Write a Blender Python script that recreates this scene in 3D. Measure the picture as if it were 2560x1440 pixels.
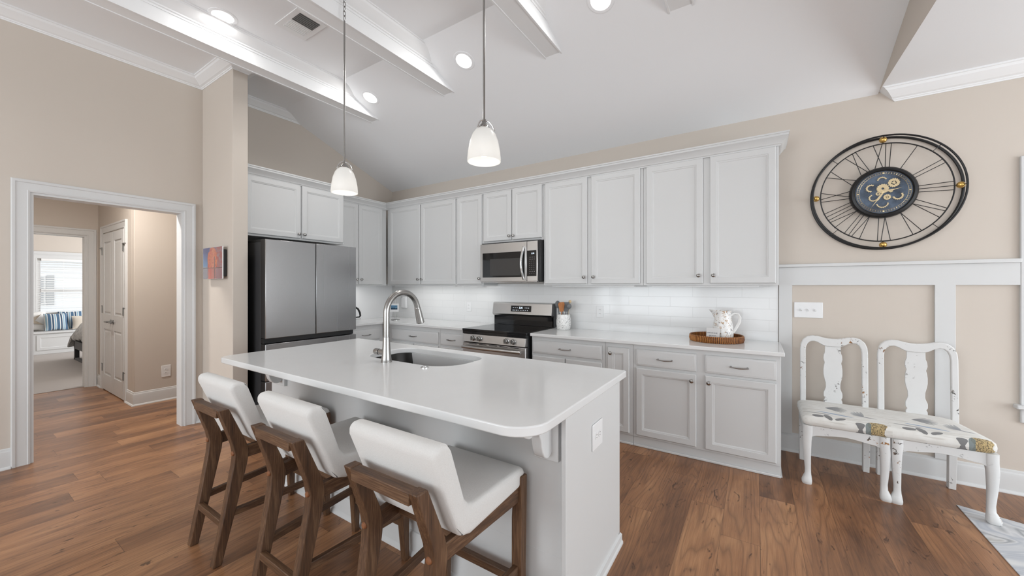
import bpy, bmesh, math, random
from mathutils import Vector, Matrix
random.seed(7)
for o in list(bpy.data.objects): bpy.data.objects.remove(o)
S = bpy.context.scene
COL = S.collection
PI = math.pi
V = Vector

# ---------------------------------------------------------------- camera
cd = bpy.data.cameras.new('camera'); cam = bpy.data.objects.new('camera', cd); COL.objects.link(cam)
cam.location = (4.8398, -3.9530, 1.3878)
cam.rotation_euler = (PI/2, 0, 0.5731)
cd.sensor_width = 36; cd.sensor_fit = 'HORIZONTAL'
cd.lens = 945.33*36/2560
cd.shift_y = -0.00177
cd.clip_start = .05
S.camera = cam
# ---------------------------------------------------------------- exposure
vs = S.view_settings
S.display_settings.display_device = 'sRGB'
vs.view_transform = 'Standard'; vs.look = 'None'; vs.gamma = 1; vs.use_curve_mapping = False
vs.exposure = -0.08
# ---------------------------------------------------------------- world (bright overcast sky)
w = bpy.data.worlds.new('sky'); S.world = w; w.use_nodes = True
nt = w.node_tree
bg = nt.nodes['Background']; bg.inputs[0].default_value = (.92, .96, 1, 1); bg.inputs[1].default_value = 2.2
# ---------------------------------------------------------------- daylight entering by the windows, plus two added fills
def area(name, loc, direc, sx, sy, power, col=(1, 1, 1), parent=None, shape='RECTANGLE', spread=PI):
    l = bpy.data.lights.new(name, 'AREA'); l.shape = shape; l.size = sx; l.size_y = sy; l.energy = power; l.color = col
    l.spread = spread
    o = bpy.data.objects.new(name, l); COL.objects.link(o); o.location = loc
    o.rotation_euler = V(direc).to_track_quat('-Z', 'Y').to_euler()
    if parent: o.parent = parent; o.location = V(loc)-base(parent)
    return o
area('daylight_great_room_left', (1.95, -8.08, 1.55), (0, 1, .12), 3.0, 2.3, 108, (.885, .955, 1))
area('daylight_great_room_right', (5.25, -8.08, 1.55), (0, 1, .12), 3.0, 2.3, 30, (.885, .955, 1))
area('daylight_dining', (9.08, -4.2, 1.5), (-1, 0, .12), 3.4, 2.0, 44, (.885, .955, 1))
area('added_fill_right', (9.08, -1.35, 1.3), (-1, 0, .12), 1.7, 2.3, 70, (.885, .955, 1))  # added fill at an invented, unseen patio door, brightens the wall above the fridge
area('added_fill_bedroom', (-5.2, .78, 1.5), (0, -1, -.1), 2.6, 1.6, 190, (.97, .985, 1))  # added fill for the bedroom, set at an invented opening out of view

# ================================================================ helpers
BASE = {}
def base(o):
    return BASE.get(o.name, V((0, 0, 0))) if o else V((0, 0, 0))
def tag(o, label=None, cat=None, group=None, kind=None):
    if label: o['label'] = label
    if cat: o['category'] = cat
    if group: o['group'] = group
    if kind: o['kind'] = kind
    return o
def thing(name, label, cat, loc=(0, 0, 0), group=None, rz=0):
    o = bpy.data.objects.new(name, None); COL.objects.link(o); o.location = loc; o.rotation_euler.z = rz
    o.empty_display_size = .1
    BASE[o.name] = V(loc) if rz == 0 else V((0, 0, 0))
    return tag(o, label, cat, group)
def copy_tree(o, parent=None):
    c = o.copy(); COL.objects.link(c); c.parent = parent
    for ch in list(o.children): copy_tree(ch, c)
    return c

class Fr:
    """face frame: u along the face, z up, n outward"""
    def __init__(s, O, U, N): s.O = V(O); s.U = V(U); s.N = V(N)
    def p(s, u, z, n=0): return s.O + s.U*u + V((0, 0, z)) + s.N*n
BACK = Fr((0, 0, 0), (1, 0, 0), (0, -1, 0))
LEFT = Fr((0, 0, 0), (0, 1, 0), (1, 0, 0))

class MB:
    def __init__(s): s.b = bmesh.new()
    def face(s, pts):
        vv = [s.b.verts.new(p) for p in pts]
        try: return s.b.faces.new(vv)
        except ValueError: return None
    def hexa(s, c):
        v = [s.b.verts.new(p) for p in c]
        for f in ((3, 2, 1, 0), (4, 5, 6, 7), (0, 1, 5, 4), (1, 2, 6, 5), (2, 3, 7, 6), (3, 0, 4, 7)):
            s.b.faces.new([v[i] for i in f])
        return s
    def box(s, x0, y0, z0, x1, y1, z1):
        x0, x1 = sorted((x0, x1)); y0, y1 = sorted((y0, y1)); z0, z1 = sorted((z0, z1))
        return s.hexa([(x0, y0, z0), (x1, y0, z0), (x1, y1, z0), (x0, y1, z0), (x0, y0, z1), (x1, y0, z1), (x1, y1, z1), (x0, y1, z1)])
    def fbox(s, fr, u0, u1, z0, z1, n0, n1):
        a = fr.p(u0, z0, n0); b = fr.p(u1, z1, n1)
        return s.box(a.x, a.y, a.z, b.x, b.y, b.z)
    def loft(s, loops, cap0=True, cap1=True, closed=True):
        R = [[s.b.verts.new(p) for p in L] for L in loops]
        n = len(R[0])
        for i in range(len(R)-1):
            for j in range(n if closed else n-1):
                k = (j+1) % n
                try: s.b.faces.new((R[i][j], R[i][k], R[i+1][k], R[i+1][j]))
                except ValueError: pass
        if cap0: s.b.faces.new(R[0][::-1])
        if cap1: s.b.faces.new(R[-1])
        return s
    def panel(s, fr, u0, u1, z0, z1, nf, loops, back=True):
        L = []
        for ins, d in loops:
            L.append([fr.p(u0+ins, z0+ins, nf+d), fr.p(u1-ins, z0+ins, nf+d), fr.p(u1-ins, z1-ins, nf+d), fr.p(u0+ins, z1-ins, nf+d)])
        return s.loft(L, back, True)
    def lathe(s, prof, O=(0, 0, 0), axis=(0, 0, 1), seg=24, cap0=True, cap1=True):
        O = V(O); A = V(axis).normalized()
        X = A.orthogonal().normalized(); Y = A.cross(X)
        L = []
        for r, h in prof:
            r = max(r, 1e-5)
            L.append([O+A*h+(X*math.cos(2*PI*i/seg)+Y*math.sin(2*PI*i/seg))*r for i in range(seg)])
        return s.loft(L, cap0, cap1)
    def tube(s, pts, r, seg=12, closed=False, caps=True, sq=None):
        P = [V(p) for p in pts]; n = len(P)
        rr = r if isinstance(r, (list, tuple)) else [r]*n
        L = []; prev = None
        for i in range(n):
            if closed: d = P[(i+1) % n]-P[i-1]
            else: d = P[min(i+1, n-1)]-P[max(i-1, 0)]
            d.normalize()
            if prev is None: X = d.orthogonal().normalized()
            else:
                X = prev-d*prev.dot(d)
                X = X.normalized() if X.length > 1e-6 else d.orthogonal().normalized()
            prev = X; Y = d.cross(X)
            a, b = (rr[i], rr[i]) if sq is None else (rr[i]*sq[0], rr[i]*sq[1])
            L.append([P[i]+X*a*math.cos(2*PI*j/seg)+Y*b*math.sin(2*PI*j/seg) for j in range(seg)])
        if closed: L.append(L[0]); return s.loft(L, False, False)
        return s.loft(L, caps, caps)
    def sweep(s, pts, prof, n):
        P = [V(p) for p in pts]; N = V(n); k = len(P); L = []
        for i in range(k):
            di = (P[i]-P[i-1]).normalized() if i > 0 else (P[1]-P[0]).normalized()
            do = (P[i+1]-P[i]).normalized() if i < k-1 else di
            li = N.cross(di); lo = N.cross(do)
            m = (li+lo)/(1+li.dot(lo))
            L.append([P[i]+m*a+N*b for a, b in prof])
        return s.loft(L, True, True)
    def prism(s, poly, d):
        d = V(d); return s.loft([[V(p) for p in poly], [V(p)+d for p in poly]])
    def strip(s, outer, inner, d):
        """closed band between two open polylines, extruded by d"""
        d = V(d); n = len(outer)
        A = [s.b.verts.new(p) for p in outer]; B = [s.b.verts.new(p) for p in inner]
        C = [s.b.verts.new(V(p)+d) for p in outer]; D = [s.b.verts.new(V(p)+d) for p in inner]
        for i in range(n-1):
            s.b.faces.new((A[i], A[i+1], B[i+1], B[i])); s.b.faces.new((C[i], D[i], D[i+1], C[i+1]))
            s.b.faces.new((A[i], C[i], C[i+1], A[i+1])); s.b.faces.new((B[i], B[i+1], D[i+1], D[i]))
        s.b.faces.new((A[0], B[0], D[0], C[0])); s.b.faces.new((A[-1], C[-1], D[-1], B[-1]))
        return s
    def sphere(s, c, r, seg=16, scale=(1, 1, 1)):
        m = Matrix.Translation(V(c)) @ Matrix.Diagonal((*[r*k for k in scale], 1))
        bmesh.ops.create_uvsphere(s.b, u_segments=seg, v_segments=max(6, seg//2), radius=1, matrix=m); return s
    def xf(s, M):
        bmesh.ops.transform(s.b, matrix=M, verts=s.b.verts[:]); return s
    def build(s, name, m, parent=None, bev=0, seg=2, smooth=35, label=None, kind=None, sub=0):
        bmesh.ops.recalc_face_normals(s.b, faces=s.b.faces[:])
        me = bpy.data.meshes.new(name)
        vs_ = [v.co for v in s.b.verts]
        if parent: off = base(parent)
        else:
            xs = [v.x for v in vs_]; ys = [v.y for v in vs_]
            off = V(((min(xs)+max(xs))/2, (min(ys)+max(ys))/2, min(v.z for v in vs_)))
        for v in s.b.verts: v.co -= off
        s.b.to_mesh(me); s.b.free()
        o = bpy.data.objects.new(name, me); COL.objects.link(o)
        if parent: o.parent = parent; BASE[o.name] = off
        else: o.location = off; BASE[o.name] = off
        me.materials.append(m)
        if smooth:
            me.shade_smooth(); me.set_sharp_from_angle(angle=math.radians(smooth))
        if bev:
            b = o.modifiers.new('b', 'BEVEL'); b.width = bev; b.segments = seg; b.limit_method = 'ANGLE'; b.angle_limit = math.radians(30)
            b.harden_normals = False
        if sub:
            b = o.modifiers.new('s', 'SUBSURF'); b.levels = sub; b.render_levels = sub
        if label: o['label'] = label
        if kind: o['kind'] = kind
        return o
def struct(name, mb, m, bev=0, parent=None, smooth=14):
    o = mb.build(name, m, parent, bev, smooth=smooth)
    o['kind'] = 'structure'
    return o

def rrect(x0, y0, x1, y1, z, rad, k=8):
    """rounded rectangle, CCW; rad = one radius or (x0y0, x1y0, x1y1, x0y1)"""
    r = rad if isinstance(rad, (list, tuple)) else [rad]*4
    out = []
    for (cx, cy, a0, rr) in ((x0+r[0], y0+r[0], PI, r[0]), (x1-r[1], y0+r[1], 1.5*PI, r[1]), (x1-r[2], y1-r[2], 0, r[2]), (x0+r[3], y1-r[3], .5*PI, r[3])):
        for i in range(k+1):
            a = a0+.5*PI*i/k
            out.append(V((cx+rr*math.cos(a), cy+rr*math.sin(a), z)))
    return out

# ================================================================ materials
def srgb(r, g, b):
    f = lambda c: (c/255/12.92) if c/255 <= .04045 else ((c/255+.055)/1.055)**2.4
    return (f(r), f(g), f(b), 1)
def mat(name, col, rough=.5, metal=0, spec=.5, coat=0):
    m = bpy.data.materials.new(name); m.use_nodes = True
    p = m.node_tree.nodes['Principled BSDF']
    p.inputs['Base Color'].default_value = col if len(col) == 4 else (*col, 1)
    p.inputs['Roughness'].default_value = rough; p.inputs['Metallic'].default_value = metal
    p.inputs['Specular IOR Level'].default_value = spec
    if coat: p.inputs['Coat Weight'].default_value = coat; p.inputs['Coat Roughness'].default_value = .05
    return m
class NG:
    """tiny node-graph writer"""
    def __init__(s, m): s.t = m.node_tree; s.n = s.t.nodes; s.l = s.t.links; s.p = s.n['Principled BSDF']
    def node(s, ty, **k):
        n = s.n.new(ty)
        for a, b in k.items(): setattr(n, a, b)
        return n
    def put(s, sock, v):
        if v is None: return
        if hasattr(v, 'is_output'): s.l.new(v, sock)
        else: sock.default_value = v
    def math(s, op, a, b=None, c=None):
        n = s.node('ShaderNodeMath', operation=op)
        for i, v in enumerate((a, b, c)): s.put(n.inputs[i], v)
        return n.outputs[0]
    def vec(s, op, a, b=None):
        n = s.node('ShaderNodeVectorMath', operation=op); s.put(n.inputs[0], a); s.put(n.inputs[1], b); return n.outputs[0]
    def coord(s, k='Object'): return s.node('ShaderNodeTexCoord').outputs[k]
    def sep(s, v): n = s.node('ShaderNodeSeparateXYZ'); s.put(n.inputs[0], v); return n.outputs
    def comb(s, x=0, y=0, z=0):
        n = s.node('ShaderNodeCombineXYZ')
        for i, v in enumerate((x, y, z)): s.put(n.inputs[i], v)
        return n.outputs[0]
    def noise(s, v, sc, det=3, rough=.5, dist=0):
        n = s.node('ShaderNodeTexNoise'); s.put(n.inputs['Vector'], v); n.inputs['Scale'].default_value = sc
        n.inputs['Detail'].default_value = det; n.inputs['Roughness'].default_value = rough; n.inputs['Distortion'].default_value = dist
        return n.outputs[0]
    def white(s, v):
        n = s.node('ShaderNodeTexWhiteNoise', noise_dimensions='3D'); s.put(n.inputs['Vector'], v); return n.outputs
    def vor(s, v, sc, feat='F1'):
        n = s.node('ShaderNodeTexVoronoi', feature=feat); s.put(n.inputs['Vector'], v); n.inputs['Scale'].default_value = sc; return n.outputs
    def ramp(s, f, stops, interp='LINEAR'):
        n = s.node('ShaderNodeValToRGB'); s.put(n.inputs[0], f); e = n.color_ramp.elements; n.color_ramp.interpolation = interp
        while len(e) < len(stops): e.new(.5)
        for i, (p, c) in enumerate(stops): e[i].position = p; e[i].color = c if len(c) == 4 else (*c, 1)
        return n.outputs[0]
    def mix(s, f, a, b, mode='MIX'):
        n = s.node('ShaderNodeMix', data_type='RGBA', blend_type=mode)
        s.put(n.inputs[0], f); s.put(n.inputs[6], a); s.put(n.inputs[7], b); return n.outputs[2]
    def bump(s, h, st, dist=.01):
        n = s.node('ShaderNodeBump'); n.inputs['Strength'].default_value = st; n.inputs['Distance'].default_value = dist
        s.put(n.inputs['Height'], h); s.l.new(n.outputs[0], s.p.inputs['Normal'])
    def col(s, v): s.put(s.p.inputs['Base Color'], v)
    def rough(s, v): s.put(s.p.inputs['Roughness'], v)
BK = (0, 0, 0, 1); WH = (1, 1, 1, 1)

def paint(name, col, rough=.6, bump=.04, sc=180):
    m = mat(name, col, rough, spec=.3); g = NG(m); c = g.coord()
    if bump: g.bump(g.noise(c, sc, 2), bump, .002)
    g.col(g.mix(g.math('MULTIPLY', g.noise(c, 1.3, 2), .10), col, (col[0]*.93, col[1]*.93, col[2]*.93, 1)))
    return m
M = {}
M['wall'] = paint('wall paint beige', (.605, .545, .485, 1), .75)
M['ceiling'] = paint('ceiling paint', (.87, .88, .895, 1), .85)
M['trim'] = paint('trim paint white', (.655, .66, .66, 1), .42, 0)  # same white paint as crown and beams, darkened here to carry their dimmer light
M['crown'] = paint('crown and beam paint white', (.84, .845, .85, 1), .6, 0)  # same paint as the trim, lightened so crown and beams look brighter lit
M['cab'] = paint('cabinet paint light grey', (.635, .64, .64, 1), .4, 0)
M['cabin'] = mat('cabinet interior shadow gap', (.35, .35, .35), .7)
M['quartz'] = mat('white quartz', (.84, .845, .45), .14, spec=.5)
g = NG(M['quartz']); n_ = g.noise(g.coord(), 6, 6, .6); g.col(g.ramp(n_, [(.3, (.725, .73, .73)), (.6, (.74, .745, .745))]))
def tile_mat():
    m = mat('white subway tile', (.86, .865, .87), .12); g = NG(m)
    c = g.sep(g.coord()); v = g.comb(c[0], c[2], 0)
    b = g.node('ShaderNodeTexBrick'); g.put(b.inputs['Vector'], v)
    b.inputs['Color1'].default_value = (.785, .79, .79, 1); b.inputs['Color2'].default_value = (.77, .775, .775, 1); b.inputs['Mortar'].default_value = (.68, .685, .685, 1)
    b.inputs['Scale'].default_value = 1; b.inputs['Mortar Size'].default_value = .0016; b.inputs['Mortar Smooth'].default_value = .4
    b.inputs['Brick Width'].default_value = .40; b.inputs['Row Height'].default_value = .0965
    g.col(b.outputs['Color']); g.bump(g.math('SUBTRACT', 1, b.outputs['Fac']), .35, .003)
    return m
M['tile'] = tile_mat()
M['tileL'] = mat('white subway tile on side wall', (.80, .805, .81), .12)
def steel(name, col, rough, axis=2, sc=1):
    m = mat(name, col, rough, 1); g = NG(m); c = g.sep(g.coord())
    k = [70*sc, 70*sc, 70*sc]; k[axis] = .6
    v = g.comb(g.math('MULTIPLY', c[0], k[0]), g.math('MULTIPLY', c[1], k[1]), g.math('MULTIPLY', c[2], k[2]))
    n = g.noise(v, 1, 2)
    g.rough(g.math('MULTIPLY_ADD', n, .018, rough-.009))
    return m
M['steel'] = steel('brushed stainless steel', (.40, .40, .405), .27)
M['steelh'] = steel('brushed stainless steel, level grain', (.56, .55, .54), .30, 0)
M['sink'] = steel('sink steel', (.085, .082, .079), .34, 0)
M['nickel'] = mat('brushed nickel', (.36, .355, .345), .26, 1)
M['hinge'] = mat('satin nickel hinge', (.22, .22, .215), .4, .8)
M['chrome'] = mat('polished chrome', (.75, .75, .75), .12, 1)
M['blackglass'] = mat('black glass', (.006, .006, .007), .06)
M['black'] = mat('black plastic', (.012, .012, .013), .4)
M['darkgrey'] = mat('dark grey enamel', (.035, .035, .037), .45)
M['blackmetal'] = mat('black metal', (.012, .012, .013), .38, .3)
M['gold'] = mat('gold', (.65, .42, .13), .3, 1)
M['palegold'] = mat('pale gold', (.70, .58, .37), .35, 1)
M['plate'] = mat('white switch plastic', (.80, .805, .81), .35)
M['slot'] = mat('outlet slots', (.10, .10, .10), .5)
M['white'] = mat('white ceramic', (.82, .82, .81), .2)
def emit(name, col, st):
    m = mat(name, col); p = m.node_tree.nodes['Principled BSDF']
    p.inputs['Emission Color'].default_value = col if len(col) == 4 else (*col, 1); p.inputs['Emission Strength'].default_value = st; return m
M['lens'] = emit('lamp lens', (1, .985, .96), 2.0)
M['bulb'] = emit('lamp bulb', (1, .97, .93), 1.8)
M['led'] = emit('display digits', (.75, .88, 1), 1.6)
M['ledw'] = emit('display legends', (.8, .86, .95), .6)

def floor_mat():
    m = mat('wood plank floor', (.2, .1, .05), .33); g = NG(m); c = g.sep(g.coord())
    W, L = .186, 1.30
    xi = g.math('DIVIDE', c[0], W); row = g.math('FLOOR', xi)
    r = g.white(g.comb(row, 3.3, 0))[0]
    yo = g.math('ADD', g.math('DIVIDE', c[1], L), g.math('MULTIPLY', r, 7.3)); ci = g.math('FLOOR', yo)
    wn = g.white(g.comb(row, ci, 1.7)); rv = wn[0]; rc = g.sep(wn[1])
    px = g.math('ADD', c[0], g.math('MULTIPLY', rv, 17)); py = g.math('ADD', c[1], g.math('MULTIPLY', rc[1], 23))
    # cathedral figure: contours of a stretched noise
    hf = g.noise(g.comb(g.math('MULTIPLY', px, 6.0), g.math('MULTIPLY', py, .62), rv), 1, 2, .45, .30)
    rings = g.math('PINGPONG', g.math('MULTIPLY', hf, 38), 1)
    line = g.math('POWER', rings, 3)
    fine = g.noise(g.comb(g.math('MULTIPLY', px, 170), g.math('MULTIPLY', py, 6), 0), 1, 3, .6)
    broad = g.noise(g.comb(g.math('MULTIPLY', px, 7), g.math('MULTIPLY', py, 1.3), 4), 1, 3, .55, .3)
    t = g.math('ADD', g.math('MULTIPLY', fine, .34), g.math('MULTIPLY', broad, .60))
    t = g.math('ADD', t, g.math('MULTIPLY', g.math('SUBTRACT', rv, .5), .22))
    base_ = g.ramp(t, [(.26, srgb(94, 61, 40)), (.40, srgb(130, 88, 58)), (.54, srgb(158, 111, 75)), (.76, srgb(192, 144, 102))])
    base_ = g.mix(g.math('MULTIPLY', line, .44), base_, srgb(80, 52, 35))
    base_ = g.mix(.08, base_, srgb(140, 126, 112))
    # knots and mineral streaks
    kn = g.noise(g.comb(g.math('MULTIPLY', px, 20), g.math('MULTIPLY', py, 7), 9), 1, 4, .6, 1.2)
    kf = g.ramp(kn, [(.625, BK), (.70, WH)])
    base_ = g.mix(g.math('MULTIPLY', kf, .75), base_, srgb(56, 37, 26))
    fx = g.math('FRACT', xi); fy = g.math('FRACT', yo)
    ex = g.math('MINIMUM', fx, g.math('SUBTRACT', 1, fx)); ey = g.math('MINIMUM', fy, g.math('SUBTRACT', 1, fy))
    sx = g.math('LESS_THAN', ex, .0055); sy = g.math('LESS_THAN', ey, .0009)
    sm = g.math('MAXIMUM', sx, sy)
    g.col(g.mix(g.math('MULTIPLY', sm, .55), base_, srgb(48, 30, 20)))
    g.rough(g.math('MULTIPLY_ADD', fine, .14, .26))
    g.bump(g.math('SUBTRACT', g.math('MULTIPLY', fine, .3), sm), .12, .002)
    g.p.inputs['Specular IOR Level'].default_value = .45
    return m
M['floor'] = floor_mat()
def wood(name, cols, axis=2, rough=.55):
    m = mat(name, cols[0], rough); g = NG(m); c = g.sep(g.coord())
    k = [1, 1, 1]; k[axis] = .055
    v = g.comb(*[g.math('MULTIPLY', c[i], k[i]) for i in range(3)])
    f = g.noise(v, 190, 4, .62, .3); b = g.noise(v, 26, 3, .55, .5)
    t = g.math('ADD', g.math('MULTIPLY', f, .55), g.math('MULTIPLY', b, .45))
    g.col(g.ramp(t, [(.30, cols[0]), (.5, cols[1]), (.70, cols[2])])); g.bump(f, .35, .002)
    return m
SW = [srgb(48, 31, 19), srgb(84, 57, 36), srgb(122, 92, 66)]
M['stoolz'] = wood('weathered walnut', SW, 2)
M['stooly'] = wood('weathered walnut, grain along depth', SW, 1)
M['stoolx'] = wood('weathered walnut, grain across', SW, 0)
def fabric(name, col, sc=300, b=.4, rough=.95):
    m = mat(name, col, rough, spec=.15); g = NG(m); c = g.coord()
    n = g.noise(c, sc, 3, .6); g.col(g.mix(g.math('MULTIPLY', n, .55), col, (col[0]*.72, col[1]*.72, col[2]*.71, 1))); g.bump(n, b, .003)
    m.node_tree.nodes['Principled BSDF'].inputs['Sheen Weight'].default_value = .15
    return m
M['boucle'] = fabric('off white woven fabric', (.74, .73, .715, 1))
M['carpet'] = fabric('grey beige carpet', (.40, .36, .335, 1), 260, .6)
M['cushwhite'] = fabric('white cushion cotton', (.84, .83, .81, 1), 300, .15)
M['cushbeige'] = fabric('beige cushion cotton', (.66, .60, .52, 1), 300, .15)
M['starfish'] = fabric('starfish print', (.42, .36, .29, 1), 200, .1)
def stripes():
    m = fabric('blue and white striped cotton', (.8, .8, .8, 1), 300, .12); g = NG(m); c = g.sep(g.coord())
    f = g.math('FRACT', g.math('MULTIPLY', c[0], 8.5))
    g.col(g.ramp(f, [(0, srgb(78, 104, 130)), (.34, srgb(214, 214, 210)), (.46, srgb(58, 80, 104)), (.66, srgb(214, 214, 210)), (.74, srgb(140, 168, 184)), (.92, srgb(220, 220, 216))], 'CONSTANT')); return m
M['stripes'] = stripes()
def duvet():
    m = fabric('grey leaf print cotton', (.7, .7, .7, 1), 300, .12); g = NG(m)
    n = g.noise(g.coord(), 9, 4, .6, 2.2); g.col(g.ramp(n, [(.40, srgb(205, 203, 200)), (.50, srgb(150, 150, 150)), (.56, srgb(196, 195, 193)), (.66, srgb(120, 122, 124))])); return m
M['duvet'] = duvet()
def chippy():
    m = mat('chippy white paint over wood', (.8, .8, .8), .5); g = NG(m); c = g.coord()
    n = g.noise(c, 34, 6, .66, .6); k = g.noise(c, 5.5, 2)
    f = g.math('MULTIPLY', g.ramp(n, [(.60, BK), (.62, WH)]), g.ramp(k, [(.50, BK), (.57, WH)]))
    wcol = g.mix(g.noise(c, 12, 3), (.70, .70, .695, 1), (.64, .64, .635, 1))
    g.col(g.mix(f, wcol, g.ramp(k, [(.60, srgb(70, 66, 62)), (.66, srgb(150, 104, 58))])))
    g.bump(g.math('SUBTRACT', 1, f), .3, .002); return m
M['chippy'] = chippy()
def birdfabric():
    m = fabric('cream fabric with grey leaf and stone print', (.8, .8, .8, 1), 300, .12); g = NG(m); c = g.sep(g.coord())
    P_ = .455
    xx = g.math('MULTIPLY', g.math('FRACT', g.math('ADD', g.math('DIVIDE', c[0], P_), 4)), P_)
    v = g.comb(xx, c[1], c[2])
    wob = g.noise(v, 30, 3)
    col = g.mix(g.noise(v, 30, 4), srgb(226, 225, 222), srgb(208, 205, 199))
    col = g.mix(g.math('MULTIPLY', g.ramp(g.noise(g.comb(g.math('MULTIPLY', xx, 6), g.math('MULTIPLY', c[1], 60), g.math('MULTIPLY', c[2], 60)), 1, 3), [(.52, BK), (.62, WH)]), .35), col, srgb(172, 166, 156))
    def blob(u0, y0, ru, ry, ang, colr, amt=.85, col=None):
        du = g.math('SUBTRACT', xx, u0); dy = g.math('SUBTRACT', c[1], y0); ca, sa = math.cos(ang), math.sin(ang)
        a_ = g.math('DIVIDE', g.math('ADD', g.math('MULTIPLY', du, ca), g.math('MULTIPLY', dy, sa)), ru)
        b_ = g.math('DIVIDE', g.math('SUBTRACT', g.math('MULTIPLY', dy, ca), g.math('MULTIPLY', du, sa)), ry)
        rr = g.math('ADD', g.math('ADD', g.math('MULTIPLY', a_, a_), g.math('MULTIPLY', b_, b_)), g.math('MULTIPLY', wob, 1.0))
        return g.mix(g.math('MULTIPLY', g.math('LESS_THAN', rr, 1.42), amt), col, colr)
    dk, mg, bl = srgb(92, 92, 94), srgb(136, 138, 142), srgb(124, 148, 176)
    R2 = random.Random(3)
    for k in range(9):
        ang = -.9+.22*k; u0, y0 = .16+.055*math.cos(ang), .02+.05*math.sin(ang)
        col = blob(u0, y0, .060, .0075, ang*.8, mg if k % 2 else dk, .8, col)
    for k in range(8):
        ang = 2.2+.28*k; u0, y0 = .375+.05*math.cos(ang), -.06+.04*math.sin(ang)
        col = blob(u0, y0, .062, .008, ang*.7, mg, .75, col)
    col = blob(.185, -.125, .105, .012, -.25, bl, .8, col)
    col = blob(.10, -.150, .075, .008, -.1, mg, .8, col)
    for u0, y0, ru, ry, an in ((.085, -.205, .034, .020, .2), (.140, -.205, .020, .040, .35), (.205, -.215, .034, .014, .5), (.30, -.238, .024, .012, 0)):
        col = blob(u0, y0, ru, ry, an, dk, .85, col)
    peb = g.ramp(g.noise(v, 150, 3), [(.40, srgb(104, 92, 74)), (.55, srgb(188, 166, 122))])
    col = blob(.385, -.226, .050, .034, .1, peb, 1, col)
    col = blob(.343, -.236, .014, .030, -.3, srgb(112, 122, 122), .9, col)
    g.col(col); return m
M['bird'] = birdfabric()
def rugmat():
    m = fabric('rug with grey brush strokes', (.8, .8, .8, 1), 500, .3); g = NG(m); c = g.sep(g.coord())
    v = g.comb(g.math('MULTIPLY', g.math('ADD', c[0], g.math('MULTIPLY', c[1], .8)), 1.5), g.math('MULTIPLY', g.math('SUBTRACT', c[1], g.math('MULTIPLY', c[0], .5)), 3.8), 0)
    n = g.noise(v, 1, 3, .5, 1.3)
    col = g.ramp(n, [(.38, srgb(212, 212, 212)), (.46, srgb(176, 180, 188)), (.50, srgb(206, 206, 207)), (.56, srgb(150, 152, 156)), (.60, srgb(205, 205, 205)), (.68, srgb(168, 166, 162))])
    g.col(col); return m
M['rug'] = rugmat()
def speckle(name, cols, sc):
    m = mat(name, (.8, .8, .8), .3); g = NG(m); c = g.coord()
    n = g.noise(c, sc, 3, .6, 1.0)
    n2 = g.noise(c, sc*.35, 2)
    g.col(g.mix(g.ramp(n, [(.57, BK), (.62, WH)]), (.82, .815, .80, 1), g.ramp(n2, [(.42, cols[0]), (.52, cols[1])]))); return m
M['crock'] = speckle('white speckled stoneware', (srgb(60, 60, 60), srgb(110, 108, 104)), 75)
M['pitcher'] = speckle('floral glazed stoneware', (srgb(118, 118, 126), srgb(176, 140, 100)), 55)
M['bamboo'] = wood('bamboo utensil wood', [srgb(150, 92, 46), srgb(170, 108, 58), srgb(184, 124, 72)])
M['pale'] = wood('pale utensil wood', [srgb(200, 172, 128), srgb(214, 188, 146), srgb(226, 204, 166)])
M['silicone'] = mat('grey silicone', srgb(104, 106, 108), .45)
def rattan():
    m = mat('woven rattan', srgb(120, 70, 30), .5); g = NG(m); c = g.sep(g.coord())
    a = g.math('ARCTAN2', c[1], c[0]); f = g.math('SINE', g.math('MULTIPLY', a, 84))
    n = g.noise(g.coord(), 60, 3)
    t = g.math('ADD', g.math('MULTIPLY', f, .25), g.math('ADD', g.math('MULTIPLY', n, .6), .2))
    g.col(g.ramp(t, [(.2, srgb(84, 44, 16)), (.5, srgb(142, 86, 38)), (.85, srgb(186, 128, 66))])); g.bump(f, .5, .004); return m
M['rattan'] = rattan()
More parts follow.
